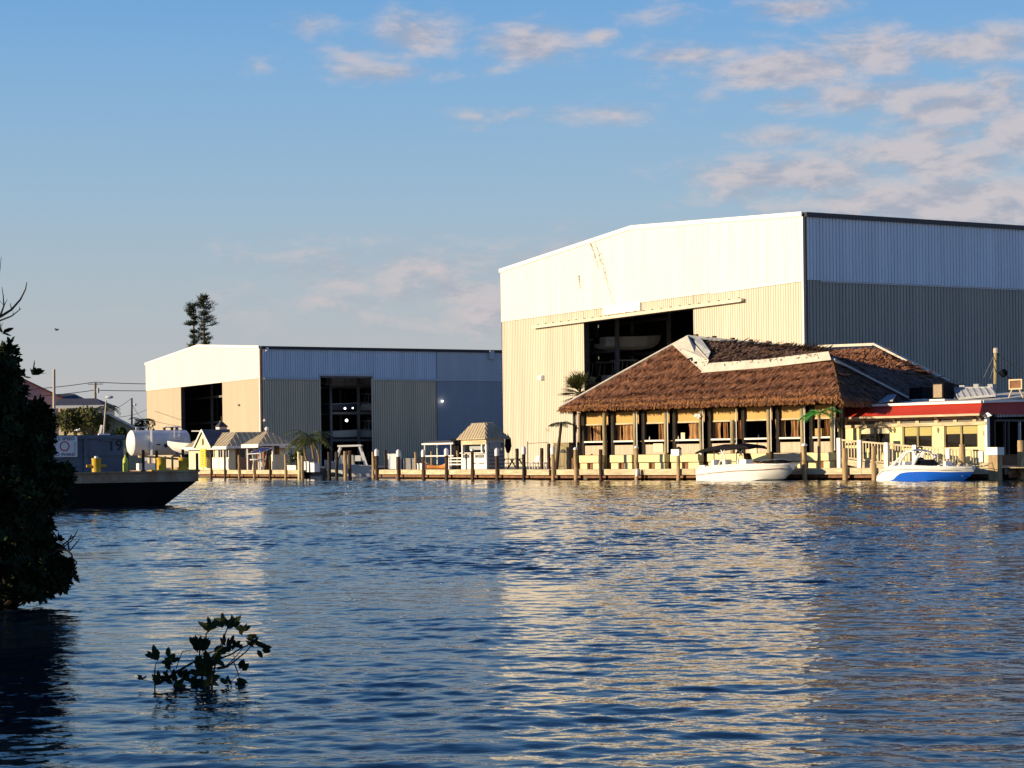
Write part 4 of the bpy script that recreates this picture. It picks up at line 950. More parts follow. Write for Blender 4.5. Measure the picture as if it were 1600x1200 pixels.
q = MB(); q.tube([EL+V((0,0,.12)), EL.lerp(X1,.5)+V((0,0,.16)), X1+V((0,0,.14)), A_+V((0,0,.16))], .09, 6); part(q,'hip_flashing',M['cloth'],T)
q = MB(); a = A_+V((0,0,.12)); b = L2R+V((0,0,.15)); q.beam(a,b,.55,.2); part(q,'ridge_cap',M['cloth_grey_shade'],T)
q = MB(); q.beam(L2R+V((0,0,.1)), L1R+V((0,0,.15)), .5,.14); part(q,'hip_flashing',M['cloth_grey_shade'],T)
q = MB(); q.beam(L1R+V((0,0,.15)), L1R.lerp(EBR,.9)+V((0,0,.15)), .75,.12); part(q,'hip_flashing',M['cloth_grey_shade'],T)
for k in range(7):
    q = MB(); p = a.lerp(b,.06+.145*k); q.box(p+V((0,0,.16)),(.28,.2,.12),random.random()); part(q,'ridge_peg',M['brown_wood'],T)
for px,py,dx in ((1083,560,9),(1093,565,8),(1120,566,7),(1165,562,8),(1235,558,7),(1268,552,9)):
    q = MB(); q.beam(RP(px-dx,py+2,4.0),RP(px+dx*.5,py-3,4.9),.09,.09); part(q,'pole_end',M['post_dark'],T)
# floor, half wall, rails, columns, shades
q = MB(); q.fbox(R_,sL,sR,2.1,16,DECK,FLOOR); part(q,'floor',M['brown_wood'],T)
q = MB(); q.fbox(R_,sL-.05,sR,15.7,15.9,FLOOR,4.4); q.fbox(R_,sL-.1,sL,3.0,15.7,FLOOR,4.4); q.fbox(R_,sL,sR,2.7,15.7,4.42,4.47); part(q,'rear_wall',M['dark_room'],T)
cols = [899,945,993,1041,1096,1148,1202,1254,1301]
ss = [RS(c,1.95) for c in cols]
for k,(c,s) in enumerate(zip(cols,ss)):
    q = MB(); short = c == 1148
    z0 = DECK-.02
    pts = [R_.p(s+random.uniform(-.02,.02),1.95,z0+(4.75-z0)*i/5) for i in range(6)] if not short else [R_.p(s,1.75,HW0+(hgt(1148,656,R_.p(s,1.7).y)-HW0)*i/4) for i in range(5)]
    q.tube(pts,.145,9); part(q,'column',M['post_olive'] if k else M['post_dark'],T,smooth=True)
    q = MB(); s2 = s+.42; q.tube([R_.p(s2,2.35,z0),R_.p(s2,2.35,4.7)],.165,8); part(q,'column',M['post_dark'],T,smooth=True)
    if k not in (1,):
        q = MB(); q.tube([R_.p(s+.22,1.86,1.7),R_.p(s+.22,1.86,4.4)],.035,6); part(q,'downpipe',M['trim_white'],T)
for k in range(8):
    a = ss[k]+.20+.36; b = ss[k+1]-.18
    if b-a < .3: continue
    q = MB(); q.fbox(R_,a,b,2.30,2.36,HW0,RAIL-.22); part(q,'half_wall',M['plank_pink'],T)
    q = MB(); q.fbox(R_,a,b,2.2,2.42,RAIL-.02,RAIL+.08); part(q,'rail',M['white_paint'],T)
    q = MB(); q.fbox(R_,a-.1,b+.05,2.42,2.47,WT,HT); part(q,'roll_shade',M['ochre_shade'],T)
    q = MB(); q.fbox(R_,a,b,2.38,2.415,WT-.02,WT+.08); part(q,'shade_bar',M['fascia'],T)
def curtain(px0,px1,gather=1.0):
    a = RS(px0,2.6); b = RS(px1,2.6); n = max(16,int((b-a)*16)); vs=[];fs=[]
    ph = random.uniform(0,6)
    rowz = [WT+.05,3.3,3.0,2.75,2.50]
    for j,z in enumerate(rowz):
        pin = 1-.22*gather*math.sin(math.pi*j/(len(rowz)-1))
        for i in range(n+1):
            f = i/n; s = (a+b)/2+(f-.5)*(b-a)*pin; vs.append(R_.p(s,2.62+.07*math.sin(f*n*.9+ph)+.035*math.sin(f*n*.37+2*ph+j*.5),z))
    for j in range(len(rowz)-1):
        for i in range(n): fs.append((j*(n+1)+i,j*(n+1)+i+1,(j+1)*(n+1)+i+1,(j+1)*(n+1)+i))
    q = MB(); q.add(vs,fs); part(q,'curtain',M['curtain'],T,smooth='all',fix=False)
for a,b,g in ((912,925,.4),(926,940,.5),(957,972,.4),(973,989,.5),(1029,1038,.2),(1075,1093,.8),(1111,1127,.8),(1130,1138,.3),(1155,1163,.2),(1211,1229,.5),(1237,1249,1.0),(1290,1297,.4)):
    curtain(a,b,g)
# white menu boards and hanging ornament, glimpses inside
for px,py0,py1,w_,lb in ((1067,676,687,6,'small white card standing on the restaurant rail behind the fourth bay'),(1028,693,707,15,'pale rectangular notice fixed on the pink plank half wall'),(1176,692,708,12,'pale notice fixed on the half wall behind the boat canopy')):
    t = 2.5 if py0 < 690 else 2.24; a = RS(px-w_/2,t); b = RS(px+w_/2,t); d = R_.p(a,t).y
    q = MB(); q.fbox(R_,a,b,t,t+.04,hgt(px,py1,d),hgt(px,py0,d)); solo(q,'notice_board',M['cream_wall'],lb,'notice',R_.p((a+b)/2,t,hgt(px,py1,d)))
p = RP(1090,649,1.7); t = thing('hanging_ornament','white bird-shaped ornament hanging under the thatch eave','ornament',p)
q = MB(); q.ball(p,.13,8,6,(1.2,.7,1)); q.ball(p+ax_s*.12+V((0,0,-.16)),.09); part(q,'body',M['cap_white'],t,smooth='all')
q = MB()
for sg in (-1,1): q.slab([p,p+ax_s*.18*sg+V((0,0,.10)),p+ax_s*.28*sg+V((0,0,-.12))],OUT*.03)
part(q,'wing',M['cap_white'],t)
q = MB(); q.tube([p,p+V((0,0,.5))],.012,5); part(q,'cord',M['wire'],t)
def table_in(s,t,label):
    T_ = thing('dining_table',label,'table',R_.p(s,t,FLOOR),'dining tables behind the rail')
    q = MB(); q.fbox(R_,s-.45,s+.45,t-.4,t+.4,FLOOR+1.0,FLOOR+1.06); part(q,'tabletop',M['brown_wood'],T_)
    q = MB(); q.tube([R_.p(s,t,FLOOR),R_.p(s,t,FLOOR+1.0)],.06,8); part(q,'pedestal',M['steel_dark'],T_)
    q = MB(); q.lathe(R_.p(s+.1,t-.1,FLOOR+1.06),[(.04,0),(.045,.18),(.02,.22),(.02,.28)],8); part(q,'bottle',M['cap_white'],T_)
for px,lb in ((1015,'dark table with a bottle behind the third restaurant bay'),(1060,'dark table with a bottle behind the fourth restaurant bay'),(1185,'dark table with a bottle behind the wide open bay'),(1280,'dark table with a bottle behind the last restaurant bay')):
    table_in(RS(px,3.4),3.4,lb)
q = MB(); a = RS(1268,3.2); q.fbox(R_,a,a+.9,3.2,3.3,2.6,3.05); solo(q,'menu_panel',M['ochre_shade'],'tan panel inside the last restaurant bay behind the green palm','panel',R_.p(a+.4,3.2,2.6))
# pale yellow planter benches in front of the half wall
gb = [(905,937),(953,987),(997,1038),(1047,1092),(1105,1150),(1152,1197),(1209,1250),(1261,1299)]
names = ['left end bay','second bay','third bay','fourth bay with the box sign','fifth bay behind the boat stern','sixth bay under the boat canopy','seventh bay behind the boat bow','last bay behind the green palm']
for k,(x0,x1) in enumerate(gb):
    tt = 1.35; a = RS(x0,tt,720); b = RS(x1,tt,720); t = thing('planter_bench','pale yellow boxed bench in front of the '+names[k],'bench',R_.p((a+b)/2,tt,DECK),'yellow benches along the boardwalk')
    zt = 1.60; zm = 1.12
    q = MB(); q.fbox(R_,a,b,tt,tt+.45,zm,zt); part(q,'seat_box',M['yellow_box'] if k != 6 else M['fascia'],t)
    m_ = (a+b)/2; g = .28
    if k not in (5,):
        for c,e in ((a+.05,m_-g),(m_+g,b-.05)):
            q = MB(); q.fbox(R_,c,e,tt+.06,tt+.45,DECK+.005,zm-.05); part(q,'base_panel',M['yellow_box'],t)
    q = MB(); q.fbox(R_,a+.1,b-.1,tt+.25,tt+.4,DECK+.005,zm); part(q,'back_panel',M['brown_wood'],t)
# ---------------------------------------------------------------- artificial palms on the boardwalk
def frond(mb,p,az,L,rise,droop,w=.22,nl=9,flat=False):
    d = V((math.cos(az),math.sin(az),0)); sd = V((-d.y,d.x,0)); prev=None; pts=[]
    for i in range(nl+1):
        f = i/nl; pts.append(p+d*L*f*(1-.12*f)+V((0,0,rise*L*f-droop*L*f*f)))
    mb.tube(pts,[.025*(1-.8*i/nl)+.004 for i in range(nl+1)],4)
    for i in range(1,nl+1):
        f = i/nl; tdir = (pts[i]-pts[i-1]).normalized(); ll = w*L*(1.0-.55*abs(f-.45)*2)*random.uniform(.85,1.15)
        for sg in (-1,1):
            dr = (tdir*.75+sd*sg*.8+V((0,0,-.35))).normalized(); mb.leaf(pts[i],dr,V((0,0,1)),ll*1.6,.06*L*.55+.02)
def palm(name,label,cat,base,top,trunk_m,leaf_m,n,L,r0=.09,r1=.07,droop=.75,rise=.45,group=None,bend=.0,w=.22):
    T = thing(name,label,cat,base,group); q = MB(); pts = []
    for i in range(9):
        f = i/8; pts.append(base.lerp(top,f)+V((bend*math.sin(math.pi*f),0,0)))
    q.tube(pts,[r0+(r1-r0)*i/8+(.012 if i%2 else 0) for i in range(9)],9); part(q,'trunk',M[trunk_m],T,smooth=True)
    for k in range(n):
        q = MB(); frond(q,top,2*math.pi*k/n+random.uniform(-.25,.25),L*random.uniform(.8,1.15),rise*random.uniform(.4,1.5),droop*random.uniform(.8,1.2),w); part(q,'frond',M[leaf_m],T,fix=False)
    return T
p0 = RP(869,733,.9); p0.z = DECK; p1 = RP(877,661,.9); palm('artificial_palm','thin dark artificial palm with spiky fronds left of the restaurant','palm',p0,p1,'bark','leaf_dark',8,1.05,.13,.08,.38,.28,w=.5)
p0 = RP(1280,733,.7); p0.z = DECK; p1 = RP(1280,646,.7); palm('artificial_palm','bright green artificial palm on a pale pole in front of the last restaurant bay','palm',p0,p1,'pile_tan','fake_green',12,1.15,.10,.08,.55,.55,w=.5)
# real sabal palm behind the left hip of the thatch
def fan_palm(label,base,top,R,n=26,m='leaf_fan',group=None,hang=.5):
    T = thing('fan_palm',label,'palm',base,group); q = MB(); q.tube([base.lerp(top,i/6) for i in range(7)],[.24-.015*i for i in range(7)],9); part(q,'trunk',M['palm_trunk'],T,smooth=True)
    for k in range(n):
        q = MB(); az = random.uniform(0,6.283); e = random.uniform(-.9,1.3); d = V((math.cos(az)*math.cos(e),math.sin(az)*math.cos(e),math.sin(e))); st = R*random.uniform(.45,.7)
        c = top+d*st; q.tube([top,c],.02,4); s = d.cross(V((0,0,1))).normalized(); u = s.cross(d)
        for j in range(13):
            an = (j-6)/6*1.25; dd = (d*math.cos(an)+s*math.sin(an)+V((0,0,-.12*abs(an)))).normalized(); q.blade(c,dd,u+s*random.uniform(-.4,.4),R*random.uniform(.5,.72),.075)
        part(q,'frond',M[m],T,fix=False)
    return T
M['leaf_fan'] = mat('leaf_fan',(.06,.07,.02),.7,.35,4.0,spec=.1)
b0 = W(907,720,141); b0.z = DECK; t0_ = W(907,614,141); fan_palm('shaggy fan palm rising behind the left hip of the thatch roof',b0,t0_,1.35,64)
# ---------------------------------------------------------------- rear thatched wing
T = thing('thatched_wing','second thatched roof wing behind the restaurant, its right hip edged with pale canvas','roof wing',R_.p(RS(1380,20),20,DECK))
VL = RP(1282,548,19.0); VR = RP(1367,545,19.0); VE = RP(1486,606,19.4); VF = RP(1474,607,15.6); VFL = RP(1330,618,15.4)
mb = thatch([(VFL,VF,VL),(VF,VR,VL),(VF,VE,VR)], 50, L=(.45,1.0), w=(.08,.18), lift=.65, jit=.8); part(mb,'thatch_roof',M['thatch'],T,fix=False)
bk = [RP(1330,620,25.0), RP(1484,606,25.0)]
mb = thatch([(VE,bk[1],VR),(bk[1],bk[0],VR),(bk[0],VL,VR)],5,L=(.5,1),w=(.1,.2)); part(mb,'thatch_roof',M['thatch_shade'],T,fix=False,label='rear slopes')
q = MB(); q.beam(VL+V((0,0,.3)),VR+V((0,0,.3)),.55,.18); part(q,'ridge_cap',M['cloth'],T)
q = MB(); q.beam(VR+V((0,0,.35)),VE+V((0,0,.35)),.6,.14); part(q,'hip_flashing',M['cloth'],T)
for k in range(9):
    q = MB(); p = VR.lerp(VE,.08+.1*k); q.beam(p+V((0,0,.1))-ax_s*.3,p+V((0,0,.24))+ax_s*.25,.07,.07); part(q,'pole_end',M['post_dark'],T)
for k in range(3):
    q = MB(); p = VL.lerp(VR,.25+.3*k); q.box(p+V((0,0,.3)),(.35,.3,.2),.4); part(q,'ridge_peg',M['cloth'],T)
q = MB()
for s in (RS(1345,17),RS(1460,17)):
    for t in (17,24): q.fbox(R_,s-.15,s+.15,t-.15,t+.15,DECK,4.9)
part(q,'column',M['post_dark'],T)
# ---------------------------------------------------------------- annex with red awning
ta = 4.2                                       # facade plane
s0 = RS(1309,ta); s1 = RS(1540,ta); dR = R_.p(s1,ta).y; dL = R_.p(s0,ta).y
zr = (hgt(1532,630,dR)+hgt(1320,636,dL))/2; zlo = (hgt(1534,646.5,R_.p(s1,ta-.9).y)+hgt(1310,652,R_.p(s0,ta-.9).y))/2
T = thing('restaurant_annex','yellow restaurant annex with red awning, large windows and a dark side opening','restaurant',R_.p((s0+s1)/2,ta+2,DECK))
zf = 1.35; zh = zlo-.02; depth = 11.0
wins = [(1342,1391,657,691),(1410,1457,656,692),(1475,1528,656,703)]
edges = [s0]
for x0,x1,_,_ in wins: edges += [RS(x0,ta),RS(x1,ta)]
edges += [s1]
wl = MB(); 
for k in range(0,len(edges),2): wl.fbox(R_,edges[k],edges[k+1]-(.0 if k < 6 else 0),ta,ta+.2,DECK,zh)
for k,(x0,x1,y0,y1) in enumerate(wins):
    a,b = edges[1+2*k],edges[2+2*k]; wl.fbox(R_,a+.001,b-.001,ta+.01,ta+.19,DECK,1.80)
part(wl,'wall',M['yellow_wall'],T,label='yellow front wall')
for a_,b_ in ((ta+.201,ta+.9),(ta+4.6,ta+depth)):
    sw_ = MB(); sw_.fbox(R_,s1-.2,s1,a_,b_,DECK,zh); part(sw_,'wall',M['dark_room'],T,label='side wall with its shade coloured near black')  # side turned from the sun: its shade is painted near black
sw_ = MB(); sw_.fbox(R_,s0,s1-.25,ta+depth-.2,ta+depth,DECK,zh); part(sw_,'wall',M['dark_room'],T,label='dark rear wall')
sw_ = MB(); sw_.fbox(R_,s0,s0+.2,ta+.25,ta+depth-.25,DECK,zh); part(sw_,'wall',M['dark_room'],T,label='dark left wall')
q = MB(); q.fbox(R_,s0+.2,s1-.2,ta+.25,ta+depth-.2,DECK,zf); part(q,'floor',M['brown_wood'],T)
q = MB(); q.fbox(R_,s1-.02,s1+.14,ta-.06,ta+.22,DECK,zh-.1); part(q,'corner_board',M['white_paint'],T)
for tt in (ta+.95,ta+2.0,ta+2.4,ta+3.6,ta+4.5):
    q = MB(); q.fbox(R_,s1-.12,s1+.02,tt-.05,tt+.05,zf,zh-.3); part(q,'side_post',M['steel_dark'] if tt < ta+3 else M['annex_white'],T)
q = MB(); q.fbox(R_,s1-.1,s1+.05,ta+.95,ta+4.5,zh-.42,zh-.3); part(q,'side_beam',M['steel_dark'],T)
for k,(x0,x1,y0,y1) in enumerate(wins):
    a,b = edges[1+2*k],edges[2+2*k]; zb = 1.80; zt = hgt(x0,y0,R_.p(a,ta).y); 
    q = MB(); q.fbox(R_,a+.04,b-.04,ta+.14,ta+.16,zb,zt); w_ = part(q,'window',M['glass'],T)
    q = MB(); m_ = (a+b)/2; zs = zb+(zt-zb)*(.42 if k else .52)
    if k == 2: zs = zb+(zt-zb)*.48
    for c,e in ((a+.12,m_-.1),(m_+.1,b-.12)): q.fbox(R_,c,e,ta+.10,ta+.13,zs,zt-.05)
    part(q,'blind',M['blind'] if k else M['cream_wall'],w_)
    q = MB(); q.fbox(R_,m_-.06,m_+.06,ta+.04,ta+.18,zb,zt); q.fbox(R_,a,a+.08,ta+.04,ta+.18,zb,zt); q.fbox(R_,b-.08,b,ta+.04,ta+.18,zb,zt); q.fbox(R_,a-.05,b+.05,ta-.06,ta+.2,zt,zt+.12); part(q,'window_frame',M['post_olive'],w_)
# beam with slots below the awning
q = MB(); q.fbox(R_,s0,s1+.1,ta-.10,ta-.02,zh-.62,zh-.42); q.fbox(R_,s0,s1+.1,ta-.10,ta-.02,zh-.22,zh-.02); part(q,'header_beam',M['fascia'],T)
q = MB(); q.fbox(R_,s0,s1,ta-.05,ta+.1,zh-.42,zh-.22); part(q,'vent_strip',M['trim_dark'],T)
q = MB()
for k in range(8):
    s = s0+(s1-s0)*(k+.5)/8; q.fbox(R_,s-.12,s+.12,ta-.12,ta-.055,zh-.42,zh-.22)
part(q,'vent_divider',M['fascia'],T)
# awning: front slope and right return
aw = MB(); e0 = R_.p(s0-.4,ta-.95,zlo); e1 = R_.p(s1+.25,ta-.95,zlo); r0 = R_.p(s0+.1,ta+.02,zr); r1 = R_.p(s1-.2,ta+.02,zr)
aw.slab([e0,e1,r1,r0],(0,0,-.05)); part(aw,'awning',M['red_awning'],T,label='bright red front awning')
aw = MB(); e2 = R_.p(s1+.45,ta+8,zlo); r2 = R_.p(s1-.2,ta+8,zr+.2); aw.slab([e1+V((0,0,.0)),e2,r2,r1],(0,0,-.05)); part(aw,'awning',M['red_awning'],T,label='shaded dark red side awning')
q = MB(); q.beam(e0+V((0,0,-.06)),e1+V((0,0,-.06)),.08,.12); part(q,'awning_bar',M['fascia'],T)
q = MB(); q.beam(r0+V((0,0,.06))+OUT*.05,r1+V((0,0,.06))+OUT*.05,.2,.14); q.beam(r1+V((0,0,.06)),r2+V((0,0,.06)),.2,.14); part(q,'roof_edge',M['white_paint'],T)
rf = MB(); rf.slab([R_.p(s0+.1,ta+.1,zr+.08),R_.p(s1-.2,ta+.1,zr+.08),R_.p(s1-.2,ta+depth,zr+.95),R_.p(s0+.1,ta+depth,zr+.85)],(0,0,-.1)); part(rf,'roof',M['cloth'],T)
rf = MB(); rf.slab([RP(1395,625,ta+.4),RP(1328,634,ta+.4),RP(1332,619,ta+2.4),RP(1400,616,ta+2.4)],(0,0,-.08)); part(rf,'valley_sheet',M['cloth_grey_shade'],T)
q = MB(); p = R_.p(s1+.3,ta-.4,zlo-.25); q.slab([p,p+ax_s*.45+V((0,0,.12)),p+ax_s*.2+V((0,0,.3)),p-ax_s*.25+V((0,0,.15))],OUT*.12); part(q,'corner_bracket',M['white_paint'],T)
for px in (1396,1464,1530):
    q = MB(); s = RS(px,ta-.3); q.beam(R_.p(s,ta-.05,zh-.35),R_.p(s,ta-.6,zh),.08,.08); part(q,'bracket',M['fascia'],T)
for px,py in ((1398,672),(1466,672),(1538,677)):
    q = MB(); p = RP(px,py,ta-.03); q.slab([p+V((0,0,.18))-ax_s*.05,p+ax_s*.06+V((0,0,.05)),p-ax_s*.02+V((0,0,-.2)),p-ax_s*.1],OUT*.02); part(q,'wall_ornament',M['post_olive'],T)
# chairs seen through the annex windows
for px,lb in ((1353,'dark chair back behind the leftmost annex window'),(1380,'dark chair behind the right pane of the leftmost annex window')):
    chair(R_,RS(px,ta-.9),ta-1.0,lb,m='black',z0=1.42,group='dark chairs on the annex porch')
# things on the annex roof
def roof_box(px0,px1,y0,y1,t,dep,m,label,cat,name,grille=None):
    a = RS(px0,t,(y0+y1)/2); b = RS(px1,t,(y0+y1)/2); d = R_.p(a,t).y; z0 = hgt(px0,y1,d); z1 = hgt(px0,y0,d); T_ = thing(name,label,cat,R_.p((a+b)/2,t+dep/2,z0))
    q = MB(); q.fbox(R_,a,b,t,t+dep,z0,z1); part(q,'casing',M[m],T_)
    if grille:
        q = MB(); q.fbox(R_,a+.08,b-.08,t-.03,t-.002,z0+.1,z1-.08); part(q,'grille',M[grille],T_)
    q = MB(); q.fbox(R_,a-.15,b+.15,t-.12,t+dep+.1,z0-.22,z0-.002); part(q,'curb',M['white_paint'],T_); return T_
roof_box(1457,1474,599,624,ta+3.0,1.1,'black','tall tan air conditioner on the annex roof, its shaded side coloured black','air conditioner','air_conditioner','ac_tan')  # black casing paints the shade on the tan unit's side
roof_box(1421,1441,606,624,ta+5.0,1.2,'black','low black equipment box on the annex roof left of the air conditioner','equipment box','equipment_box')
T_ = thing('skylight_rack','row of tilted glass panels in pale frames on the annex roof','panels',RP(1520,620,ta+4))
q = MB(); a = RP(1498,623,ta+3.4); b = RP(1556,618,ta+3.4); c = RP(1548,606,ta+4.4); d = RP(1490,607,ta+4.4); q.slab([a,b,c,d],(0,0,-.05)); part(q,'glass',M['annex_blue'],T_)
q = MB()
for k in range(7):
    f = k/6; q.beam(a.lerp(b,f)+V((0,0,.03)),d.lerp(c,f)+V((0,0,.03)),.09,.07)
part(q,'bars',M['cloth_grey_shade'],T_)
q = MB(); q.beam(d+V((0,0,.03)),c+V((0,0,.03)),.09,.09); q.beam(a+V((0,0,.03)),b+V((0,0,.03)),.09,.07); part(q,'frame',M['cloth_grey_shade'],T_)
q = MB()
for k in range(3): q.fbox(R_,RS(1500+k*22,ta+5),RS(1508+k*22,ta+5),ta+5,ta+5.4,RP(1500,605,ta+5).z-.6,RP(1500,602-k%2,ta+5).z)
part(q,'vent_cap',M['cloth_grey_shade'],T_)
q = MB(); 
for px in (1494,1552): 
    p = RP(px,608,ta+4.4); q.tube([V((p.x,p.y,zr+.3)),p],.05,6)
part(q,'stand',M['steel_grey'],T_)
p0 = RP(1577,609,ta+3.2); p1 = RP(1597,592,ta+3.2); T_ = thing('framed_panel','brown panel in a pale frame on legs at the right end of the annex roof','sign',p0)
a = RS(1576.5,ta+3.2,600); b = RS(1597.5,ta+3.2,600); q = MB(); q.fbox(R_,a+.08,b-.08,ta+3.2,ta+3.26,p0.z+.08,p1.z-.08); part(q,'panel',M['brown_wood'],T_)
q = MB(); q.fbox(R_,a,b,ta+3.16,ta+3.3,p1.z-.08,p1.z); q.fbox(R_,a,b,ta+3.16,ta+3.3,p0.z,p0.z+.08); q.fbox(R_,a,a+.08,ta+3.16,ta+3.3,p0.z+.08,p1.z-.08); q.fbox(R_,b-.08,b,ta+3.16,ta+3.3,p0.z+.08,p1.z-.08); part(q,'frame',M['fascia'],T_)
for s,ds in ((a+.2,-.25),(b-.2,.25)):
    q = MB(); q.beam(R_.p(s,ta+3.2,p0.z),R_.p(s+ds,ta+3.2,p0.z-.5),.06,.06); part(q,'leg',M['fascia'],T_)
# utility pole with cables behind the annex
pb = W(1554.5,720,126); pb.z = DECK; pt = W(1556,544,126); T_ = thing('utility_pole','weathered wooden utility pole with cables behind the red awning annex','utility pole',pb)
q = MB(); q.tube([pb.lerp(pt,i/8) for i in range(9)],[.16-.004*i for i in range(9)],10); part(q,'pole',M['post_olive'],T_,smooth=True)
q = MB(); q.lathe(pt-V((0,0,.32)),[(.17,0),(.17,.28),(.12,.34)],10); part(q,'pole_top',M['pole_pale'],T_)
def cable(a,b,sag,r=.03,n=14): 
    return [a.lerp(b,i/n)-V((0,0,sag*4*(i/n)*(1-i/n))) for i in range(n+1)]
for (y0,x1,y1,sg,r) in ((552,1680,586,.9,.035),(582,1700,592,.6,.03)):
    q = MB(); q.tube(cable(W(1558,y0,126),W(x1,y1,124),sg),r,5); part(q,'cable',M['wire'],T_)
q = MB(); q.tube([W(1553,556,126),W(1537,590,125)],.03,5); q.tube([W(1553.5,570,126),W(1547,592,125.5)],.025,5); part(q,'guy_wire',M['steel_grey'],T_)
q = MB(); q.ball(W(1568,583,126),.28,8,6); part(q,'transformer',M['black'],T_)
# ---------------------------------------------------------------- ramp with railing in front of the annex
T = thing('ramp','pale wooden access ramp with picket railing sloping down in front of the yellow annex','ramp',R_.p(RS(1430,1.6),1.6,DECK))
pts_px = [(1312,687,716),(1344,690,721),(1390,694,726),(1430,698,731),(1470,700,733),(1512,703,733.5),(1550,705,734)]
tr_ = 1.15; rail_pts = [(RS(x,tr_),hgt(x,yt,R_.p(RS(x,tr_),tr_).y),max(DECK+.06,hgt(x,yb,R_.p(RS(x,tr_),tr_).y))) for x,yt,yb in pts_px]
for k in range(len(rail_pts)-1):
    (a,za,ba),(b,zb,bb) = rail_pts[k],rail_pts[k+1]
    q = MB(); q.beam(R_.p(a,tr_,za),R_.p(b,tr_,zb),.10,.10); part(q,'top_rail',M['fascia'],T)
    q = MB(); q.beam(R_.p(a,tr_,ba+.1),R_.p(b,tr_,bb+.1),.06,.10); part(q,'bottom_rail',M['fascia'],T)
    q = MB(); q.slab([R_.p(a,tr_-.05,ba+.0),R_.p(b,tr_-.05,bb+.0),R_.p(b,tr_-.05,bb-.30 if bb > DECK+.4 else DECK+.01),R_.p(a,tr_-.05,ba-.30 if ba > DECK+.4 else DECK+.01)],ax_t*.06); part(q,'skirt_board',M['fascia'],T)
    n = int((b-a)/.19)
    for i in range(1,n):
        f = i/n; s = a+(b-a)*f; q = MB(); q.fbox(R_,s-.035,s+.035,tr_-.02,tr_+.03,ba+(bb-ba)*f+.1,za+(zb-za)*f-.02); part(q,'picket',M['fascia'],T)
    q = MB(); q.slab([R_.p(a,tr_+.05,ba),R_.p(b,tr_+.05,bb),R_.p(b,ta-.3,bb),R_.p(a,ta-.3,ba)],(0,0,-.08)); part(q,'walkway',M['plank'],T)
for x in (1312,1344,1386,1430,1550):
    s = RS(x,tr_); i = min(range(len(pts_px)),key=lambda k: abs(pts_px[k][0]-x)); q = MB(); q.fbox(R_,s-.12,s+.12,tr_-.14,tr_+.1,DECK+.01,rail_pts[i][1]+.10); part(q,'rail_post',M['white_paint'],T)
for x,y0,y1,w_,lb in ((1480,701,717,6,'small white notice hanging on the ramp railing above the blue boat'),(1532,705,722,6,'narrow white notice at the right end of the ramp railing'),(1542,704,723,10,'square cream notice at the right end of the ramp railing')):
    t = tr_-.2; a = RS(x-w_/2,t); b = RS(x+w_/2,t); d = R_.p(a,t).y; q = MB(); q.fbox(R_,a,b,t,t+.04,hgt(x,y1,d),hgt(x,y0,d)); solo(q,'notice_board',M['sign_white'] if w_ < 9 else M['cream_wall'],lb,'notice',R_.p((a+b)/2,t,hgt(x,y1,d)))
# life ring on the railing
p = RP(1437,703,tr_-.12); q = MB(); q.tube([p+ax_s*(.17*math.cos(k*math.pi/8))+V((0,0,.17*math.sin(k*math.pi/8))) for k in range(17)],.045,6,cap=False); solo(q,'life_ring',M['black'],'dark ring hanging on the ramp railing behind the tower boat','ring',p,smooth=True)
# low return dock and cleat rail right of the corner post
RT = Frame(R_.p(34.2,.2).xy, R_.t, R_.s)
dock(RT,.3,14,.15,3.0,'low shaded dock running inland at the far right edge','plank',zf=.3)
T = thing('rope_rail','low rope rail of pale hoops on the right-hand side dock','rail',RT.p(2,.6,DECK))
for k in range(5):
    s = 1.2+k*1.1; q = MB(); q.tube([RT.p(s,.6,DECK),RT.p(s+.05,.6,DECK+.35),RT.p(s+.3,.6,DECK+.5),RT.p(s+.55,.6,DECK+.35),RT.p(s+.6,.6,DECK)],.035,6); part(q,'hoop',M['fascia'],T)
p = W(1596,728,104); p.z = DECK; T = thing('piling','tall pale piling at the right edge of the photograph','piling',V((p.x,p.y,0)),G5); q = MB(); q.tube([V((p.x,p.y,z)) for z in (-.6,.5,1.5,hgt(1596,688,104))],.2,9); part(q,'post',M['pile_tan'],T,smooth=True)
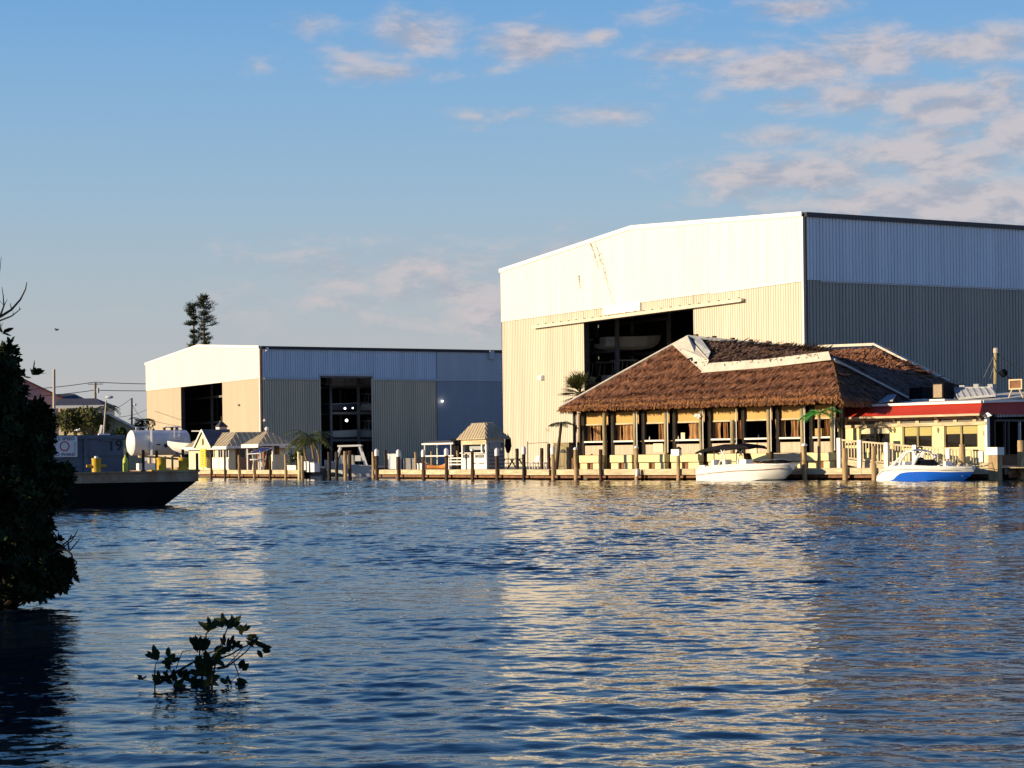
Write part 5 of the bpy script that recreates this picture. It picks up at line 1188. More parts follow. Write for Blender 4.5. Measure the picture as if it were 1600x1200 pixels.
# ---------------------------------------------------------------- moored boats
def water_at(px,py=752): 
    u,_ = uv(px,py); return u
aR = math.atan2(REST.s.y, REST.s.x)
def white_boat():
    s0 = REST.s_at(1106,-1.7); s1 = REST.s_at(1240,-1.7); Ln = abs(s1-s0); o = REST.p(min(s0,s1),-1.75,0); k = Ln/6.45
    st = [(0,1.05,1.02,-.25,-.02,.62),(.5,1.12,1.06,-.28,-.05,.74),(1.5,1.18,1.10,-.3,-.06,.86),(3.0,1.2,1.08,-.3,-.04,.92),(4.3,1.16,.98,-.28,.02,.93),(5.2,1.05,.72,-.12,.16,.93),(5.9,.86,.46,.12,.38,.92),(6.3,.62,.30,.42,.62,.93),(6.45,.45,.22,.62,.76,.93)]
    st = [(a*k,b,c,d,e,f) for a,b,c,d,e,f in st]
    t = thing('deck_boat','white deck boat with a dark folded bimini top moored at the restaurant boardwalk','boat',R_.p((s0+s1)/2,-1.75,0))
    h,r,TT = hull_mb(st,o,aR); hp_ = part(h,'hull',M['white_gel'],t,smooth=True)
    d = deck_mb(r,TT,st,well=(.8*k,5.0*k,.35)); part(d,'deck',M['white_gel'],t)
    q = MB()
    for sg in (-1,1):
        q.tube([TT(x*k,sg*(y+.03),z) for x,y,z in ((.05,1.04,.34),(1.5,1.15,.48),(3.0,1.17,.58),(4.3,1.12,.62),(5.2,.98,.66),(6.2,.62,.74))],.028,5)
    part(q,'rub_stripe',mat('stripe_tan',(.40,.30,.28),.5,.1),t)
    for x,y,zz in ((1.4,-.5,.0),(1.4,.5,0),(3.9,-.55,0)):
        q = MB(); q.box(TT(x*k,y,.75),(.7,.7,.35),aR); q.box(TT(x*k-.3,y,1.0),(.18,.65,.5),aR); part(q,'seat',M['white_gel'],t)
    q = MB(); q.box(TT(2.6*k,.35,.95),(.6,.7,.6),aR); part(q,'console',M['white_gel'],t)
    q = MB(); q.slab([TT(2.85*k,0,1.2),TT(2.85*k,.72,1.2),TT(2.72*k,.68,1.62),TT(2.72*k,.05,1.62)],(.02,0,0)); part(q,'windscreen',M['glass'],t)
    q = MB(); q.box(TT(-.28,0,.55),(.45,.4,.75),aR); q.box(TT(-.3,0,0),(.25,.2,.7),aR); part(q,'outboard',M['cap_white'],t)
    # dark covered bow seating
    q = MB(); q.ball(TT(5.55*k,0,1.02),.42,10,6,(1.3,1.1,.5)); q.ball(TT(5.0*k,-.3,.98),.3,8,5,(1.2,1,.4)); part(q,'bow_cover',M['black'],t,smooth='all')
    q = MB(); q.tube([TT(4.6*k,-.9,1.0),TT(5.0*k,-.9,1.22),TT(5.9*k,-.55,1.25),TT(6.2*k,0,1.2)],.02,5); part(q,'bow_rail',M['chrome'],t)
    # bimini: dark fabric bundle on crossing white poles
    def bp(px,py,y): 
        q_ = REST.at(px,py,-1.75)[0]; return q_+V((-sin_,cos_,0))*y
    sin_,cos_ = math.sin(aR),math.cos(aR)
    outline = [(1101,704),(1110,700),(1122,696),(1133,694),(1150,694),(1165,692.5),(1180,694),(1184,697)]
    q = MB(); rows = []
    for y in (-.85,-.4,0,.4,.85):
        rows.append([bp(px,py+abs(y)*3.0,y) for px,py in outline])
    vs = [p for r_ in rows for p in r_]; n = len(outline); m = len(vs)
    vs += [p-V((0,0,.10+.14*math.sin(math.pi*(i%n)/(n-1)))) for i,p in enumerate(vs)]
    fs = []
    for j in range(len(rows)-1):
        for i in range(n-1):
            a_ = j*n+i; fs += [(a_,a_+1,a_+n+1,a_+n),(m+a_,m+a_+n,m+a_+n+1,m+a_+1)]
    for j in range(len(rows)-1): fs += [(j*n,(j+1)*n,m+(j+1)*n,m+j*n),(j*n+n-1,m+j*n+n-1,m+(j+1)*n+n-1,(j+1)*n+n-1)]
    for i in range(n-1): fs += [(i,m+i,m+i+1,i+1),((len(rows)-1)*n+i,(len(rows)-1)*n+i+1,m+(len(rows)-1)*n+i+1,m+(len(rows)-1)*n+i)]
    q.add(vs,fs); part(q,'bimini',M['black'],t,smooth=True)
    for y in (-.8,.8):
        q = MB(); q.tube([bp(1148,697,y),bp(1136,728,y)],.035,6); q.tube([bp(1137,698,y),bp(1146,712,y),bp(1147,728,y)],.035,6); q.tube([bp(1104,705,y),bp(1110,710,y)],.05,6); part(q,'bimini_pole',M['cap_white'],t)
    q = MB(); q.tube([bp(1126,703,-.6),bp(1126,727,-.6)],.03,6); part(q,'bimini_pole',M['brown_wood'],t)
white_boat()
def blue_boat():
    s0 = REST.s_at(1384,-1.6); s1 = REST.s_at(1522,-1.6); Ln = abs(s1-s0); o = REST.p(min(s0,s1),-1.65,0); k = Ln/6.0
    st = [(0,.80,.85,-.2,-.05,.20),(.45,1.0,.98,-.25,-.06,.50),(1.0,1.1,1.02,-.28,-.06,.72),(2.2,1.16,1.04,-.28,-.05,.80),(3.4,1.14,.98,-.28,.0,.76),(4.4,1.02,.76,-.24,.1,.72),(5.2,.78,.44,-.05,.24,.70),(5.75,.42,.2,.22,.42,.68),(6.0,.16,.08,.46,.56,.68)]
    st = [(a*k,b,c,d,e,f) for a,b,c,d,e,f in st]
    t = thing('bowrider_boat','white and bright blue bowrider with a white wakeboard tower moored beside the ramp','boat',R_.p((s0+s1)/2,-1.65,0))
    h,r,TT = hull_mb(st,o,aR)
    m = mat('white_blue_hull',(.84,.84,.82),.2,.02,coat=.5); nt = m.node_tree; N = nt.nodes; L = nt.links; b = N['Principled BSDF']
    tc = [n for n in N if n.type == 'TEX_COORD'][0]; mp = N.new('ShaderNodeMapping'); mp.vector_type = 'POINT'; c = t.location; d = V((o.x-c.x,o.y-c.y,0))
    # along-boat coordinate from object space
    dot = N.new('ShaderNodeVectorMath'); dot.operation = 'DOT_PRODUCT'; L.new(tc.outputs['Object'],dot.inputs[0]); dot.inputs[1].default_value = (math.cos(aR),math.sin(aR),0)
    off = d.x*math.cos(aR)+d.y*math.sin(aR)
    sp = N.new('ShaderNodeSeparateXYZ'); L.new(tc.outputs['Object'],sp.inputs[0])
    rmp = N.new('ShaderNodeFloatCurve'); cu = rmp.mapping.curves[0]
    mr = N.new('ShaderNodeMapRange'); L.new(dot.outputs['Value'],mr.inputs['Value']); mr.inputs['From Min'].default_value = off; mr.inputs['From Max'].default_value = off+6.0*k
    P_ = [(0,0),(.18,.02),(.27,.28),(.34,.44),(.5,.50),(.7,.49),(.8,.47),(.9,.47),(1,.47)]
    cu.points[0].location = P_[0]; cu.points[1].location = P_[-1]
    for q_ in P_[1:-1]: cu.points.new(*q_)
    rmp.mapping.update(); L.new(mr.outputs[0],rmp.inputs['Value'])
    lt = N.new('ShaderNodeMath'); lt.operation = 'LESS_THAN'; L.new(sp.outputs['Z'],lt.inputs[0]); L.new(rmp.outputs[0],lt.inputs[1])
    gt = N.new('ShaderNodeMath'); gt.operation = 'GREATER_THAN'; L.new(mr.outputs[0],gt.inputs[0]); gt.inputs[1].default_value = .18
    mu = N.new('ShaderNodeMath'); mu.operation = 'MULTIPLY'; L.new(lt.outputs[0],mu.inputs[0]); L.new(gt.outputs[0],mu.inputs[1])
    mix = N.new('ShaderNodeMix'); mix.data_type = 'RGBA'; L.new(mu.outputs[0],mix.inputs['Factor']); mix.inputs['A'].default_value = (.84,.84,.82,1); mix.inputs['B'].default_value = (.012,.11,.62,1)
    L.new(mix.outputs['Result'],b.inputs['Base Color'])
    part(h,'hull',m,t,smooth=True)
    d = deck_mb(r,TT,st,well=(1.1*k,4.9*k,.35)); part(d,'deck',M['white_gel'],t)
    q = MB()
    for sg in (-1,1): q.tube([TT(x*k,sg*(y+.02),z) for x,y,z in ((.1,.86,.28),(.6,1.03,.52),(1.2,1.12,.60),(2.4,1.15,.62),(3.6,1.1,.60),(4.6,.93,.58),(5.4,.62,.58))],.014,4)
    part(q,'pin_stripe',M['steel_grey'],t)
    for x,y in ((1.5,-.5),(1.5,.45),(4.6,0)):
        q = MB(); q.box(TT(x*k,y,.62),(.6,.7,.3),aR); q.box(TT(x*k-.28,y,.85),(.15,.65,.4),aR); part(q,'seat',M['white_gel'],t)
    q = MB(); q.ball(TT(2.75*k,-.4,.95),.3,8,6,(1,1,1.1)); part(q,'helm_seat',M['black'],t,smooth='all')
    q = MB()
    for sg in (-1,1):
        q.slab([TT(3.45*k,sg*.95,.80),TT(3.95*k,sg*.25,.84),TT(3.6*k,sg*.3,1.12),TT(3.1*k,sg*.85,1.10)],(0,0,.015))
    part(q,'windscreen',M['glass'],t)
    q = MB()
    for sg in (-1,1): q.tube([TT(3.1*k,sg*.87,1.12),TT(3.6*k,sg*.3,1.14),TT(3.97*k,sg*.24,.86)],.02,5)
    part(q,'windscreen_frame',M['chrome'],t)
    # tower: two swept hoops
    for y in (-1,1):
        q = MB(); q.tube([TT(1.15*k,y*1.05,.74),TT(1.5*k,y*.98,1.05),TT(1.95*k,y*.86,1.5),TT(2.25*k,y*.75,1.62)],[.09,.075,.07,.06],7); q.tube([TT(1.75*k,y*1.05,.78),TT(1.82*k,y*.98,1.1),TT(2.1*k,y*.84,1.5),TT(2.35*k,y*.75,1.62)],[.07,.06,.05,.05],7)
        q.tube([TT(2.25*k,y*.75,1.62),TT(2.55*k,y*.75,1.6),TT(2.72*k,y*.8,1.3)],.05,6)
        for f in (.3,.55,.8): q.tube([TT((1.35+.6*f)*k,y*1.0-.1*y*f,.85+.62*f),TT((1.75+.35*f)*k,y*1.0-.12*y*f,.85+.6*f)],.03,5)
        part(q,'tower_side',M['white_gel'],t)
    q = MB(); q.tube([TT(2.3*k,-.75,1.62),TT(2.32*k,0,1.68),TT(2.3*k,.75,1.62)],.06,7); part(q,'tower_bar',M['white_gel'],t)
    for y in (-.9,.9):
        q = MB(); q.tube([TT(2.55*k,y,.8),TT(2.95*k,y*.9,1.45),TT(3.02*k,y*.9,1.5)],[.07,.08,.02],6); part(q,'speaker_pod',M['white_gel'],t)
    q = MB(); q.tube([TT(5.0*k,-.8,.78),TT(5.5*k,-.52,.86),TT(5.85*k,0,.88),TT(5.5*k,.52,.86),TT(5.0*k,.8,.78)],.018,5); part(q,'bow_rail',M['chrome'],t)
    q = MB(); q.ball(TT(5.5*k,-.36,.25),.05); part(q,'bow_eye',M['chrome'],t)
blue_boat()
def cabin_boat():
    o = V((*W(503,740,171).xy,0)); ang = math.radians(3); k = 4.6/6.45
    k = (W(584,740,171).x-W(507,740,171).x)/6.45
    o = V((W(584,740,171).x,171,0)); ang = math.radians(180)     # stern right, bow left
    st = [(0,1.2,1.15,-.3,-.02,.85),(1.5,1.25,1.2,-.3,-.02,.9),(3.2,1.22,1.1,-.28,.02,1.0),(4.6,.95,.7,-.2,.15,1.15),(5.7,.5,.3,.1,.5,1.3),(6.45,.05,.03,.9,1.0,1.42)]
    st = [(a*k,b,c,d,e,f) for a,b,c,d,e,f in st]
    t = thing('cabin_boat','pale grey cabin boat with hard top moored in the shaded basin below the side doorway','boat',o)
    m = mat('grey_gel',(.55,.55,.54),.3,.03)
    h,r,TT = hull_mb(st,o,ang); part(h,'hull',m,t,smooth=True); d = deck_mb(r,TT,st,well=(.3*k,2.6*k,.4)); part(d,'deck',m,t)
    q = MB(); q.slab([TT(1.5*k,-.95,2.65),TT(4.6*k,-.8,2.62),TT(4.6*k,.8,2.62),TT(1.5*k,.95,2.65)],(0,0,.16)); part(q,'hard_top',M['white_gel'],t)
    for y in (-.85,.85):
        q = MB(); q.beam(TT(1.75*k,y,2.6),TT(1.0*k,y*1.2,.95),.10,.16); q.beam(TT(4.3*k,y*.85,2.6),TT(5.0*k,y*.75,1.25),.1,.12); part(q,'top_strut',M['white_gel'],t)
    q = MB(); q.slab([TT(2.7*k,-.85,1.0),TT(4.8*k,-.7,1.2),TT(4.4*k,-.65,1.9),TT(2.8*k,-.8,1.9)],(0,1.5,0)); part(q,'cabin',m,t)
    q = MB(); q.box(TT(2.0*k,0,1.6),(.5,1.0,.5),ang); part(q,'helm_seat',M['white_gel'],t)
    q = MB(); q.beam(TT(.7*k,-1.24,.58),TT(1.05*k,-1.24,.58),.02,.18); part(q,'registration_mark',M['ink'],t)
    q = MB(); q.box(TT(-.3,0,.35),(.6,2.0,.1),ang); part(q,'swim_platform',m,t)
cabin_boat()
# boat on a stand beside the fuel shop + white storage tank
def stand_boat():
    d = 186.5; o = V((W(348,712,d).x,d,2.45)); ang = math.pi-.22
    st = [(0,.95,.9,-.3,-.02,.62),(1.5,1.02,.95,-.32,-.02,.68),(3.2,1.0,.85,-.28,.06,.76),(4.4,.74,.5,-.12,.22,.86),(5.2,.38,.2,.2,.5,.95),(5.7,.05,.03,.68,.75,1.02)]
    t = thing('boat_on_stand','cream motorboat with a tan cover propped on a stand left of the fuel shop','boat',o)
    h,r,TT = hull_mb(st,o,ang); part(h,'hull',M['white_gel'],t,smooth=True); dk = deck_mb(r,TT,st); part(dk,'deck',M['white_gel'],t)
    q = MB(); q.slab([TT(1.2,-.8,.75),TT(3.4,-.75,.85),TT(2.2,-.6,1.85),TT(1.0,-.6,1.9)],V((-ang*0,1.2,0))); part(q,'cover',M['kraft'],t)
    q = MB(); q.slab([TT(.2,-.8,1.9),TT(2.9,-.75,1.95),TT(2.9,.75,1.95),TT(.2,.8,1.9)],(0,0,.1)); part(q,'canopy',M['white_gel'],t)
    q = MB(); q.tube([TT(3.6,-.85,1.0),TT(4.4,-.72,1.3),TT(5.4,0,1.42),TT(4.4,.72,1.3),TT(3.6,.85,1.0)],.03,5); part(q,'bow_rail',M['chrome'],t)
    q = MB()
    for x in (.5,2.4):
        for y in (-.7,.7):
            q.beam(TT(x,y,-.1),TT(x,y,DECK-2.45),.14,.14)
    q.beam(TT(.3,-.7,-.3),TT(2.6,-.7,-.3),.14,.2); q.beam(TT(.3,.7,-.3),TT(2.6,.7,-.3),.14,.2)
    solo(q,'boat_stand',M['brown_wood'],'dark brown timber stand holding the cream motorboat','stand',V((o.x,o.y,DECK)))
stand_boat()
def tank():
    d = 189.0; e0 = W(205,692,d); c0 = V((e0.x,d,hgt(205,692,d))); r = 19.8/FPX*d; L_ = 6.6*1.05
    ax = V((B_DIR.x,B_DIR.y,0)); L_ = (W(293,692,193).x-e0.x)/ax.x; sd = V((-ax.y,ax.x,0))
    t = thing('storage_tank','large white horizontal cylindrical tank on saddles behind the barge','tank',V((c0.x,c0.y,DECK)))
    q = MB(); prof = [(-.34,.30),(-.28,.6),(-.16,.86),(0,1.0),(L_,1.0),(L_+.16,.86),(L_+.28,.6),(L_+.34,.3)]; n = 28; vs=[];fs=[]
    for x,f in prof:
        for k in range(n): a = 2*math.pi*k/n; vs.append(c0+ax*x+sd*(r*f*math.cos(a))+V((0,0,r*f*math.sin(a))))
    for i in range(len(prof)-1):
        for k in range(n): fs.append((i*n+k,i*n+(k+1)%n,(i+1)*n+(k+1)%n,(i+1)*n+k))
    fs.append(tuple(range(n))); fs.append(tuple((len(prof)-1)*n+k for k in range(n))); q.add(vs,fs); part(q,'shell',M['tank_white'],t,smooth=True)
    front = -sd if sd.y > 0 else sd
    for x in (1.1,L_-1.0):
        q = MB(); p = c0+ax*x-V((0,0,r)); q.beam(p+sd*r*.7+V((0,0,.25)),p-sd*r*.7+V((0,0,.25)),.3,.9); q.beam(V((p.x,p.y,DECK))+sd*r*.8,V((p.x,p.y,DECK))-sd*r*.8,.4,.5); part(q,'saddle',M['pile_tan'],t)
    for x,h in ((1.6,1.0),):
        q = MB(); q.beam(V((*(c0+ax*x+front*(r+.15)).xy,DECK)),c0+ax*x+front*(r+.15)+V((0,0,r*1.05)),.22,.22); q.beam(V((*(c0+ax*x+front*(r+.45)).xy,DECK)),c0+ax*x+front*(r+.15)+V((0,0,-r)),.2,.2); part(q,'pipe_post',M['tank_white'],t)
    q = MB(); 
    for x in (L_-1.6,L_-1.1): q.beam(V((*(c0+ax*x+front*(r+.1)).xy,c0.z-r)),c0+ax*x+front*(r+.1)+V((0,0,r*1.3)),.07,.07)
    for k in range(9): z = -r+2.3*r*k/8; q.beam(c0+ax*(L_-1.6)+front*(r+.1)+V((0,0,z)),c0+ax*(L_-1.1)+front*(r+.1)+V((0,0,z)),.05,.05)
    part(q,'ladder',M['tank_white'],t)
    q = MB()
    for x,h in ((.9,.25),(3.4,.2),(4.2,.22),(4.7,.22)): q.lathe(c0+ax*x+V((0,0,r-.05)),[(.14,0),(.14,h),(.18,h+.02),(.18,h+.1)],8)
    part(q,'vent_cap',M['steel_dark'],t)
    q = MB(); a = c0+V((0,0,r+.28)); q.tube([a+ax*.5+V((0,0,-.3)),a+ax*.5,a+ax*1.7,a+ax*1.7+V((0,0,-.3))],.05,6); q.tube([a+ax*(L_-2.3)+V((0,0,-.3)),a+ax*(L_-2.1),a+ax*(L_-.4),a+ax*(L_-.3)+V((0,0,-.4))],.06,6); part(q,'top_pipe',M['tank_white'],t)
    q = MB(); p = c0+ax*3.1+front*(r*.995)+V((0,0,-r*.25)); u = V((0,0,1)); q.slab([p+u*.22,p+ax*.22,p-u*.22,p-ax*.22],front*.03); q.slab([p-ax*.95+u*.17,p-ax*.55+u*.17,p-ax*.55+u*.05,p-ax*.95+u*.05],front*.03); part(q,'hazard_plate',M['ink'],t)
    q = MB(); 
    for k in range(6): 
        x = .6+k*.75; q.tube([c0+ax*x+front*(r+.5)+V((0,0,-r-.1)),V((*(c0+ax*x+front*(r+.5)).xy,DECK))],.11,7)
    q.beam(c0+ax*.4+front*(r+.5)+V((0,0,-r*1.05)),c0+ax*4.6+front*(r+.5)+V((0,0,-r*1.35)),.14,.2); part(q,'guard_post',M['pile_tan'],t)
    q = MB(); q.box(c0+ax*1.2+front*2.2+V((0,0,DECK+.35-c0.z)),(2.6,.8,.7),math.atan2(ax.y,ax.x)); solo(q,'concrete_block',M['white_paint'],'long pale concrete block on the ground in front of the white tank','block',V((c0.x,c0.y-2,DECK)))
tank()
# ---------------------------------------------------------------- barge in the left middle distance
BG = Frame(W(310,745,71).xy, -B_DIR, A_DIR)            # s runs left along the near side, t away from the camera
def barge():
    zt = hgt(310,735,71); zr = zt-.40; Ls = 22.0; Wd = 9.0
    T = thing('work_barge','black-hulled flat work barge with a raked bow and rust-streaked grey rim','barge',BG.p(10,4,0))
    rk = (W(310,745,71)-W(262,790,71)).length*1.1
    q = MB(); sx = 1.28; a = [BG.p(.06,.05,zr),BG.p(sx,.05,.0),BG.p(sx+.5,.05,-.6),BG.p(Ls,.05,-.6),BG.p(Ls,.05,zr)]; q.slab(a,BG.p(0,Wd)-BG.p(0,0)); part(q,'hull',M['barge_hull'],T)
    q = MB(); q.fbox(BG,0,Ls,0,.14,zr,zt); q.fbox(BG,0,.14,.141,Wd,zr,zt); part(q,'rim',M['barge_rim'],T)
    q = MB(); q.fbox(BG,.15,Ls,.15,Wd,zr+.05,zt-.03); part(q,'deck',M['concrete_dark'],T)
    q = MB(); q.fbox(BG,-.03,Ls,-.05,-.001,zt-.06,zt+.0); part(q,'rub_rail',M['barge_rim'],T)
    # bitts
    def bitt(px,ytop,label,t,double=False,arm=True):
        s = BG.s_at(px,t,730); p = BG.p(s,t,zt-.03); zt2 = hgt(px,ytop,p.y); r = 7.4/FPX*p.y*.95; tt = thing('bollard',label,'bollard',p,'yellow mooring bollards on the barge')
        for k in ((-.42,.42) if double else (0,)):
            c = BG.p(s+k,t,0); q = MB(); q.lathe(c,[(r,zt-.03),(r,zt2-.08),(r*1.06,zt2-.06),(r*1.06,zt2),(r*.3,zt2+.005)],14); part(q,'post',M['yellow_paint'],tt,smooth=True)
        if arm: q = MB(); z = zt2-.28; q.tube([BG.p(s-.36,t,z),BG.p(s+.36,t,z)],.05,8); part(q,'cross_arm',M['yellow_paint'],tt)
        if arm: q = MB(); q.lathe(BG.p(s,t,0),[(.08,zt2),(.07,zt2+.07),(.02,zt2+.08)],8); part(q,'top_knob',M['sign_white'],tt)
        if double: q = MB(); q.fbox(BG,s-.8,s+.8,t-.3,t+.3,zt-.03,zt+.04); part(q,'base_plate',M['yellow_paint'],tt)
    bitt(150.5,716,'single yellow bollard with a cross arm in front of the numbered blue-grey bin',.5)
    bitt(269,715,'double yellow bollard near the raked bow of the barge',.45,True,False)
    # deck edge stanchions
    for px,yt,lb in ((199,707,'dark stanchion beside the numbered bin'),(224,703,'second dark stanchion from the bin'),(245,704,'third dark stanchion, left of the double bollard'),(286,702,'dark stanchion right of the double bollard'),(308,708,'dark stanchion at the bow corner of the barge')):
        s = BG.s_at(px,2.4,720); p = BG.p(s,2.4,zt-.03); z1 = hgt(px,yt,p.y); t = thing('stanchion',lb,'stanchion',p,'dark stanchions on the barge')
        q = MB(); q.tube([p,V((p.x,p.y,z1))],.055,7); part(q,'post',M['pile_brown'],t)
        q = MB(); q.lathe(p,[(.11,0),(.11,.04),(.06,.06)],8); part(q,'foot',M['pile_brown'],t)
    # yellow-green gas bottle
    s = BG.s_at(196,.5,725); p = BG.p(s,.5,zt-.03); q = MB(); q.lathe(p,[(.09,0),(.1,.05),(.1,.45),(.06,.55),(.03,.57),(.03,.63)],10); solo(q,'gas_bottle',mat('lime_paint',(.5,.55,.08),.5,.1),'small lime-yellow gas bottle beside the right end of the bin','gas bottle',p,smooth=True)
    # numbered bin
    t0 = 2.4; sr = BG.s_at(193,t0,710); sl = sr+6.2; d = BG.p(sr,t0).y; zb = zt-.02; z1 = hgt(193,679.5,d)
    B = thing('steel_bin','blue-grey ribbed steel bin with the number 19 and a white sign, standing on the barge','bin',BG.p(sr+3,t0+1.2,zb))
    q = MB(); q.fbox(BG,sr,sl,t0,t0+2.3,zb,z1-.10); part(q,'body',M['bin_blue'],B)
    q = MB(); q.fbox(BG,sr-.06,sl+.06,t0-.08,t0+.05,z1-.14,z1); q.fbox(BG,sr-.06,sr+.06,t0+.051,t0+2.3,z1-.14,z1); q.fbox(BG,sr-.06,sl+.06,t0+2.3,t0+2.38,z1-.14,z1); part(q,'top_rim',M['bin_blue'],B)
    for px in (133,):
        s = BG.s_at(px,t0,700); q = MB(); q.fbox(BG,s-.07,s+.07,t0-.09,t0-.002,zb,z1-.142); part(q,'rib',M['bin_blue'],B)
    for s in (sr+3.2,sr+4.6,sr+6.1): q = MB(); q.fbox(BG,s-.07,s+.07,t0-.09,t0-.002,zb,z1-.142); part(q,'rib',M['bin_blue'],B)
    q = MB(); zz = hgt(160,710.5,d); q.fbox(BG,sr,sr+1.36,t0-.05,t0-.002,zz-.04,zz+.04); q.fbox(BG,sr+1.52,sl,t0-.05,t0-.002,zz-.04,zz+.04); part(q,'waist_rail',M['bin_blue'],B)
    q = MB(); p,s = BG.at(164,687,t0); q.fbox(BG,s-.25,s+.2,t0-.06,t0-.002,p.z-.05,p.z+.03); part(q,'handle',M['bin_blue'],B)
    right = -V((BG.s.x,BG.s.y,0)); p,s = BG.at(180,696.5,t0-.012); text_part('19',M['ink'],B,p,right,(0,0,1),.56,sx=1.05)
    # sign board
    a = BG.s_at(120.5,t0-.12,690); b = BG.s_at(64,t0-.12,690); dd = BG.p(a,t0).y; z0 = hgt(115,714,dd); z2 = hgt(115,682,dd)
    S = thing('speed_sign','white idle speed sign with a red circle fixed on the blue-grey bin','sign',BG.p((a+b)/2,t0-.12,z0))
    q = MB(); q.fbox(BG,a,b,t0-.14,t0-.10,z0,z2); part(q,'board',M['sign_white'],S)
    m_ = (a+b)/2-.12; yb = t0-.145
    text_part('IDLE SPEED',M['navy'],S,BG.p(m_-.02,yb,z2-.09),right,(0,0,1),.155,sx=1.15); text_part('NO WAKE',M['navy'],S,BG.p(m_-.02,yb,z0+.09),right,(0,0,1),.155,sx=1.15)
    c = BG.p(BG.s_at(101,yb,698),yb,(z0+z2)/2+.02); q = MB(); q.tube([c+right*(.165*math.cos(k*math.pi/12))+V((0,0,.165*math.sin(k*math.pi/12))) for k in range(25)],.022,6,cap=False); part(q,'red_circle',M['sign_red'],S)
    q = MB(); q.slab([BG.p(a+.05,yb,z0+.06+k) for k in (0,)]+[BG.p(a+.14,yb,z0+.06),BG.p(a+.14,yb,z2-.2),BG.p(a+.05,yb,z2-.2)],BG.p(0,-.004)-BG.p(0,0)); part(q,'fine_print',M['annex_white'],S)
    # white angle bracket lying on the bin
    p,s = BG.at(157,678,t0+.4); q = MB(); q.fbox(BG,s-.36,s+.08,t0+.35,t0+.47,z1,z1+.055); q.beam(BG.p(s+.02,t0+.41,z1+.05),BG.p(s-.06,t0+.41,hgt(158,664,BG.p(s,t0).y)),.09,.09); solo(q,'white_bracket',M['cap_white'],'white L-shaped bracket standing on top of the blue-grey bin','bracket',BG.p(s,t0+.41,z1))
barge()
# ---------------------------------------------------------------- houses, poles and trees far behind on the left
def house(name,label,px0,px1,ye,pxr,yr,d,dep,wallm,roofm,px_peak=None,oh=.5,hip=0.0):
    """gabled house; front wall from px0..px1 facing the camera"""
    c = W((px0+px1)/2,ye,d); ra = c.xy.normalized(); H = Frame((c.x,c.y),(ra.y,-ra.x),ra); sa = H.s_at
    x0 = sa(px0); x1 = sa(px1); xr = sa(pxr); ze = hgt((px0+px1)/2,ye,d); zr = hgt(pxr,yr,d)
    T = thing(name,label,'house',H.p(0,dep/2,DECK))
    q = MB(); q.add([H.p(x0,0,DECK),H.p(x1,0,DECK),H.p(x1,0,ze),H.p(xr,0,zr-.1),H.p(x0,0,ze),H.p(x0,dep,DECK),H.p(x1,dep,DECK),H.p(x1,dep,ze),H.p(xr,dep,zr-.1),H.p(x0,dep,ze)],[(0,1,2,3,4),(9,8,7,6,5),(1,6,7,2),(0,4,9,5)]); part(q,'wall',M[wallm],T)
    q = MB()
    for xa,sg in ((x0,-1),(x1,1)):
        sl = (zr-ze)/max(.1,abs(xr-xa)); q.slab([H.p(xa+sg*oh,-oh,ze-sl*oh),H.p(xr,-oh,zr),H.p(xr,dep+oh,zr),H.p(xa+sg*oh,dep+oh,ze-sl*oh)],(0,0,-.25))
    part(q,'roof',M[roofm],T); return T,None
T,_ = house('pink_house','pink house with a red gable roof rising behind the mangrove bush',-140,111,627,-12,567,330,14,'pink_wall','red_roof')
def hip_house(label,px0,px1,ye,yr,rx0,rx1,d,dep,wallm,roofm):
    x0 = W(px0,ye,d).x; x1 = W(px1,ye,d).x; ze = hgt((px0+px1)/2,ye,d); zr = hgt(rx0,yr,d+dep/2); a = W(rx0,yr,d+dep/2).x; b = W(rx1,yr,d+dep/2).x
    T = thing('hip_roof_house',label,'house',V(((x0+x1)/2,d+dep/2,DECK)))
    q = MB(); q.box(V(((x0+x1)/2,d+dep/2,(DECK+ze)/2)),(x1-x0-.8,dep-.8,ze-DECK)); part(q,'wall',M[wallm],T)
    q = MB(); e = [V((x0,d,ze)),V((x1,d,ze)),V((x1,d+dep,ze)),V((x0,d+dep,ze))]; r = [V((a,d+dep/2,zr)),V((b,d+dep/2,zr))]
    q.add(e+r,[(0,1,5,4),(1,2,5),(2,3,4,5),(3,0,4),(3,2,1,0)]); part(q,'roof',M[roofm],T)
    q = MB(); q.fbox(Frame((0,0),(1,0),(0,1)),x0-.05,x1+.05,d-.08,d-.01,ze-.25,ze+.05); part(q,'fascia',M['annex_white'],T)
    q = MB()
    for k in range(3):
        xx = x0+(x1-x0)*(.25+.25*k); q.fbox(Frame((0,0),(1,0),(0,1)),xx-.5,xx+.5,d+.34,d+.42,ze-1.7,ze-.6)
    part(q,'window',M['blind'],T)
hip_house('dark slate hip-roofed house between the pink house and the tall pole',84,162,634,623,92,150,206,8,'cream_wall','slate')
hip_house('upper dark slate roof of a second house just right of the pink gable',74,126,626,615.5,90,116,345,9,'cream_wall','slate')
T,_ = house('green_house','pale green gabled house behind the blue-grey bin, left of the sheds',132,226,674,166,643,204,9,'green_wall','annex_white',oh=.6)
def pole(px,yt,d,r,m,label,lean=0,name='utility_pole'):
    b = W(px,722,d); b.z = DECK; t = W(px+lean,yt,d); T = thing(name,label,'utility pole',b); q = MB(); q.tube([b.lerp(t,i/5) for i in range(6)],[r-.006*i for i in range(6)],8); part(q,'pole',M[m],T,smooth=True); return T,b,t
T,b,t1 = pole(84.5,577,200,.17,'pole_pale','pale bare pole standing in front of the pink gable')
T,b,t2 = pole(149,598,282,.2,'pole_wood','utility pole with a crossarm and wires above the slate roofs')
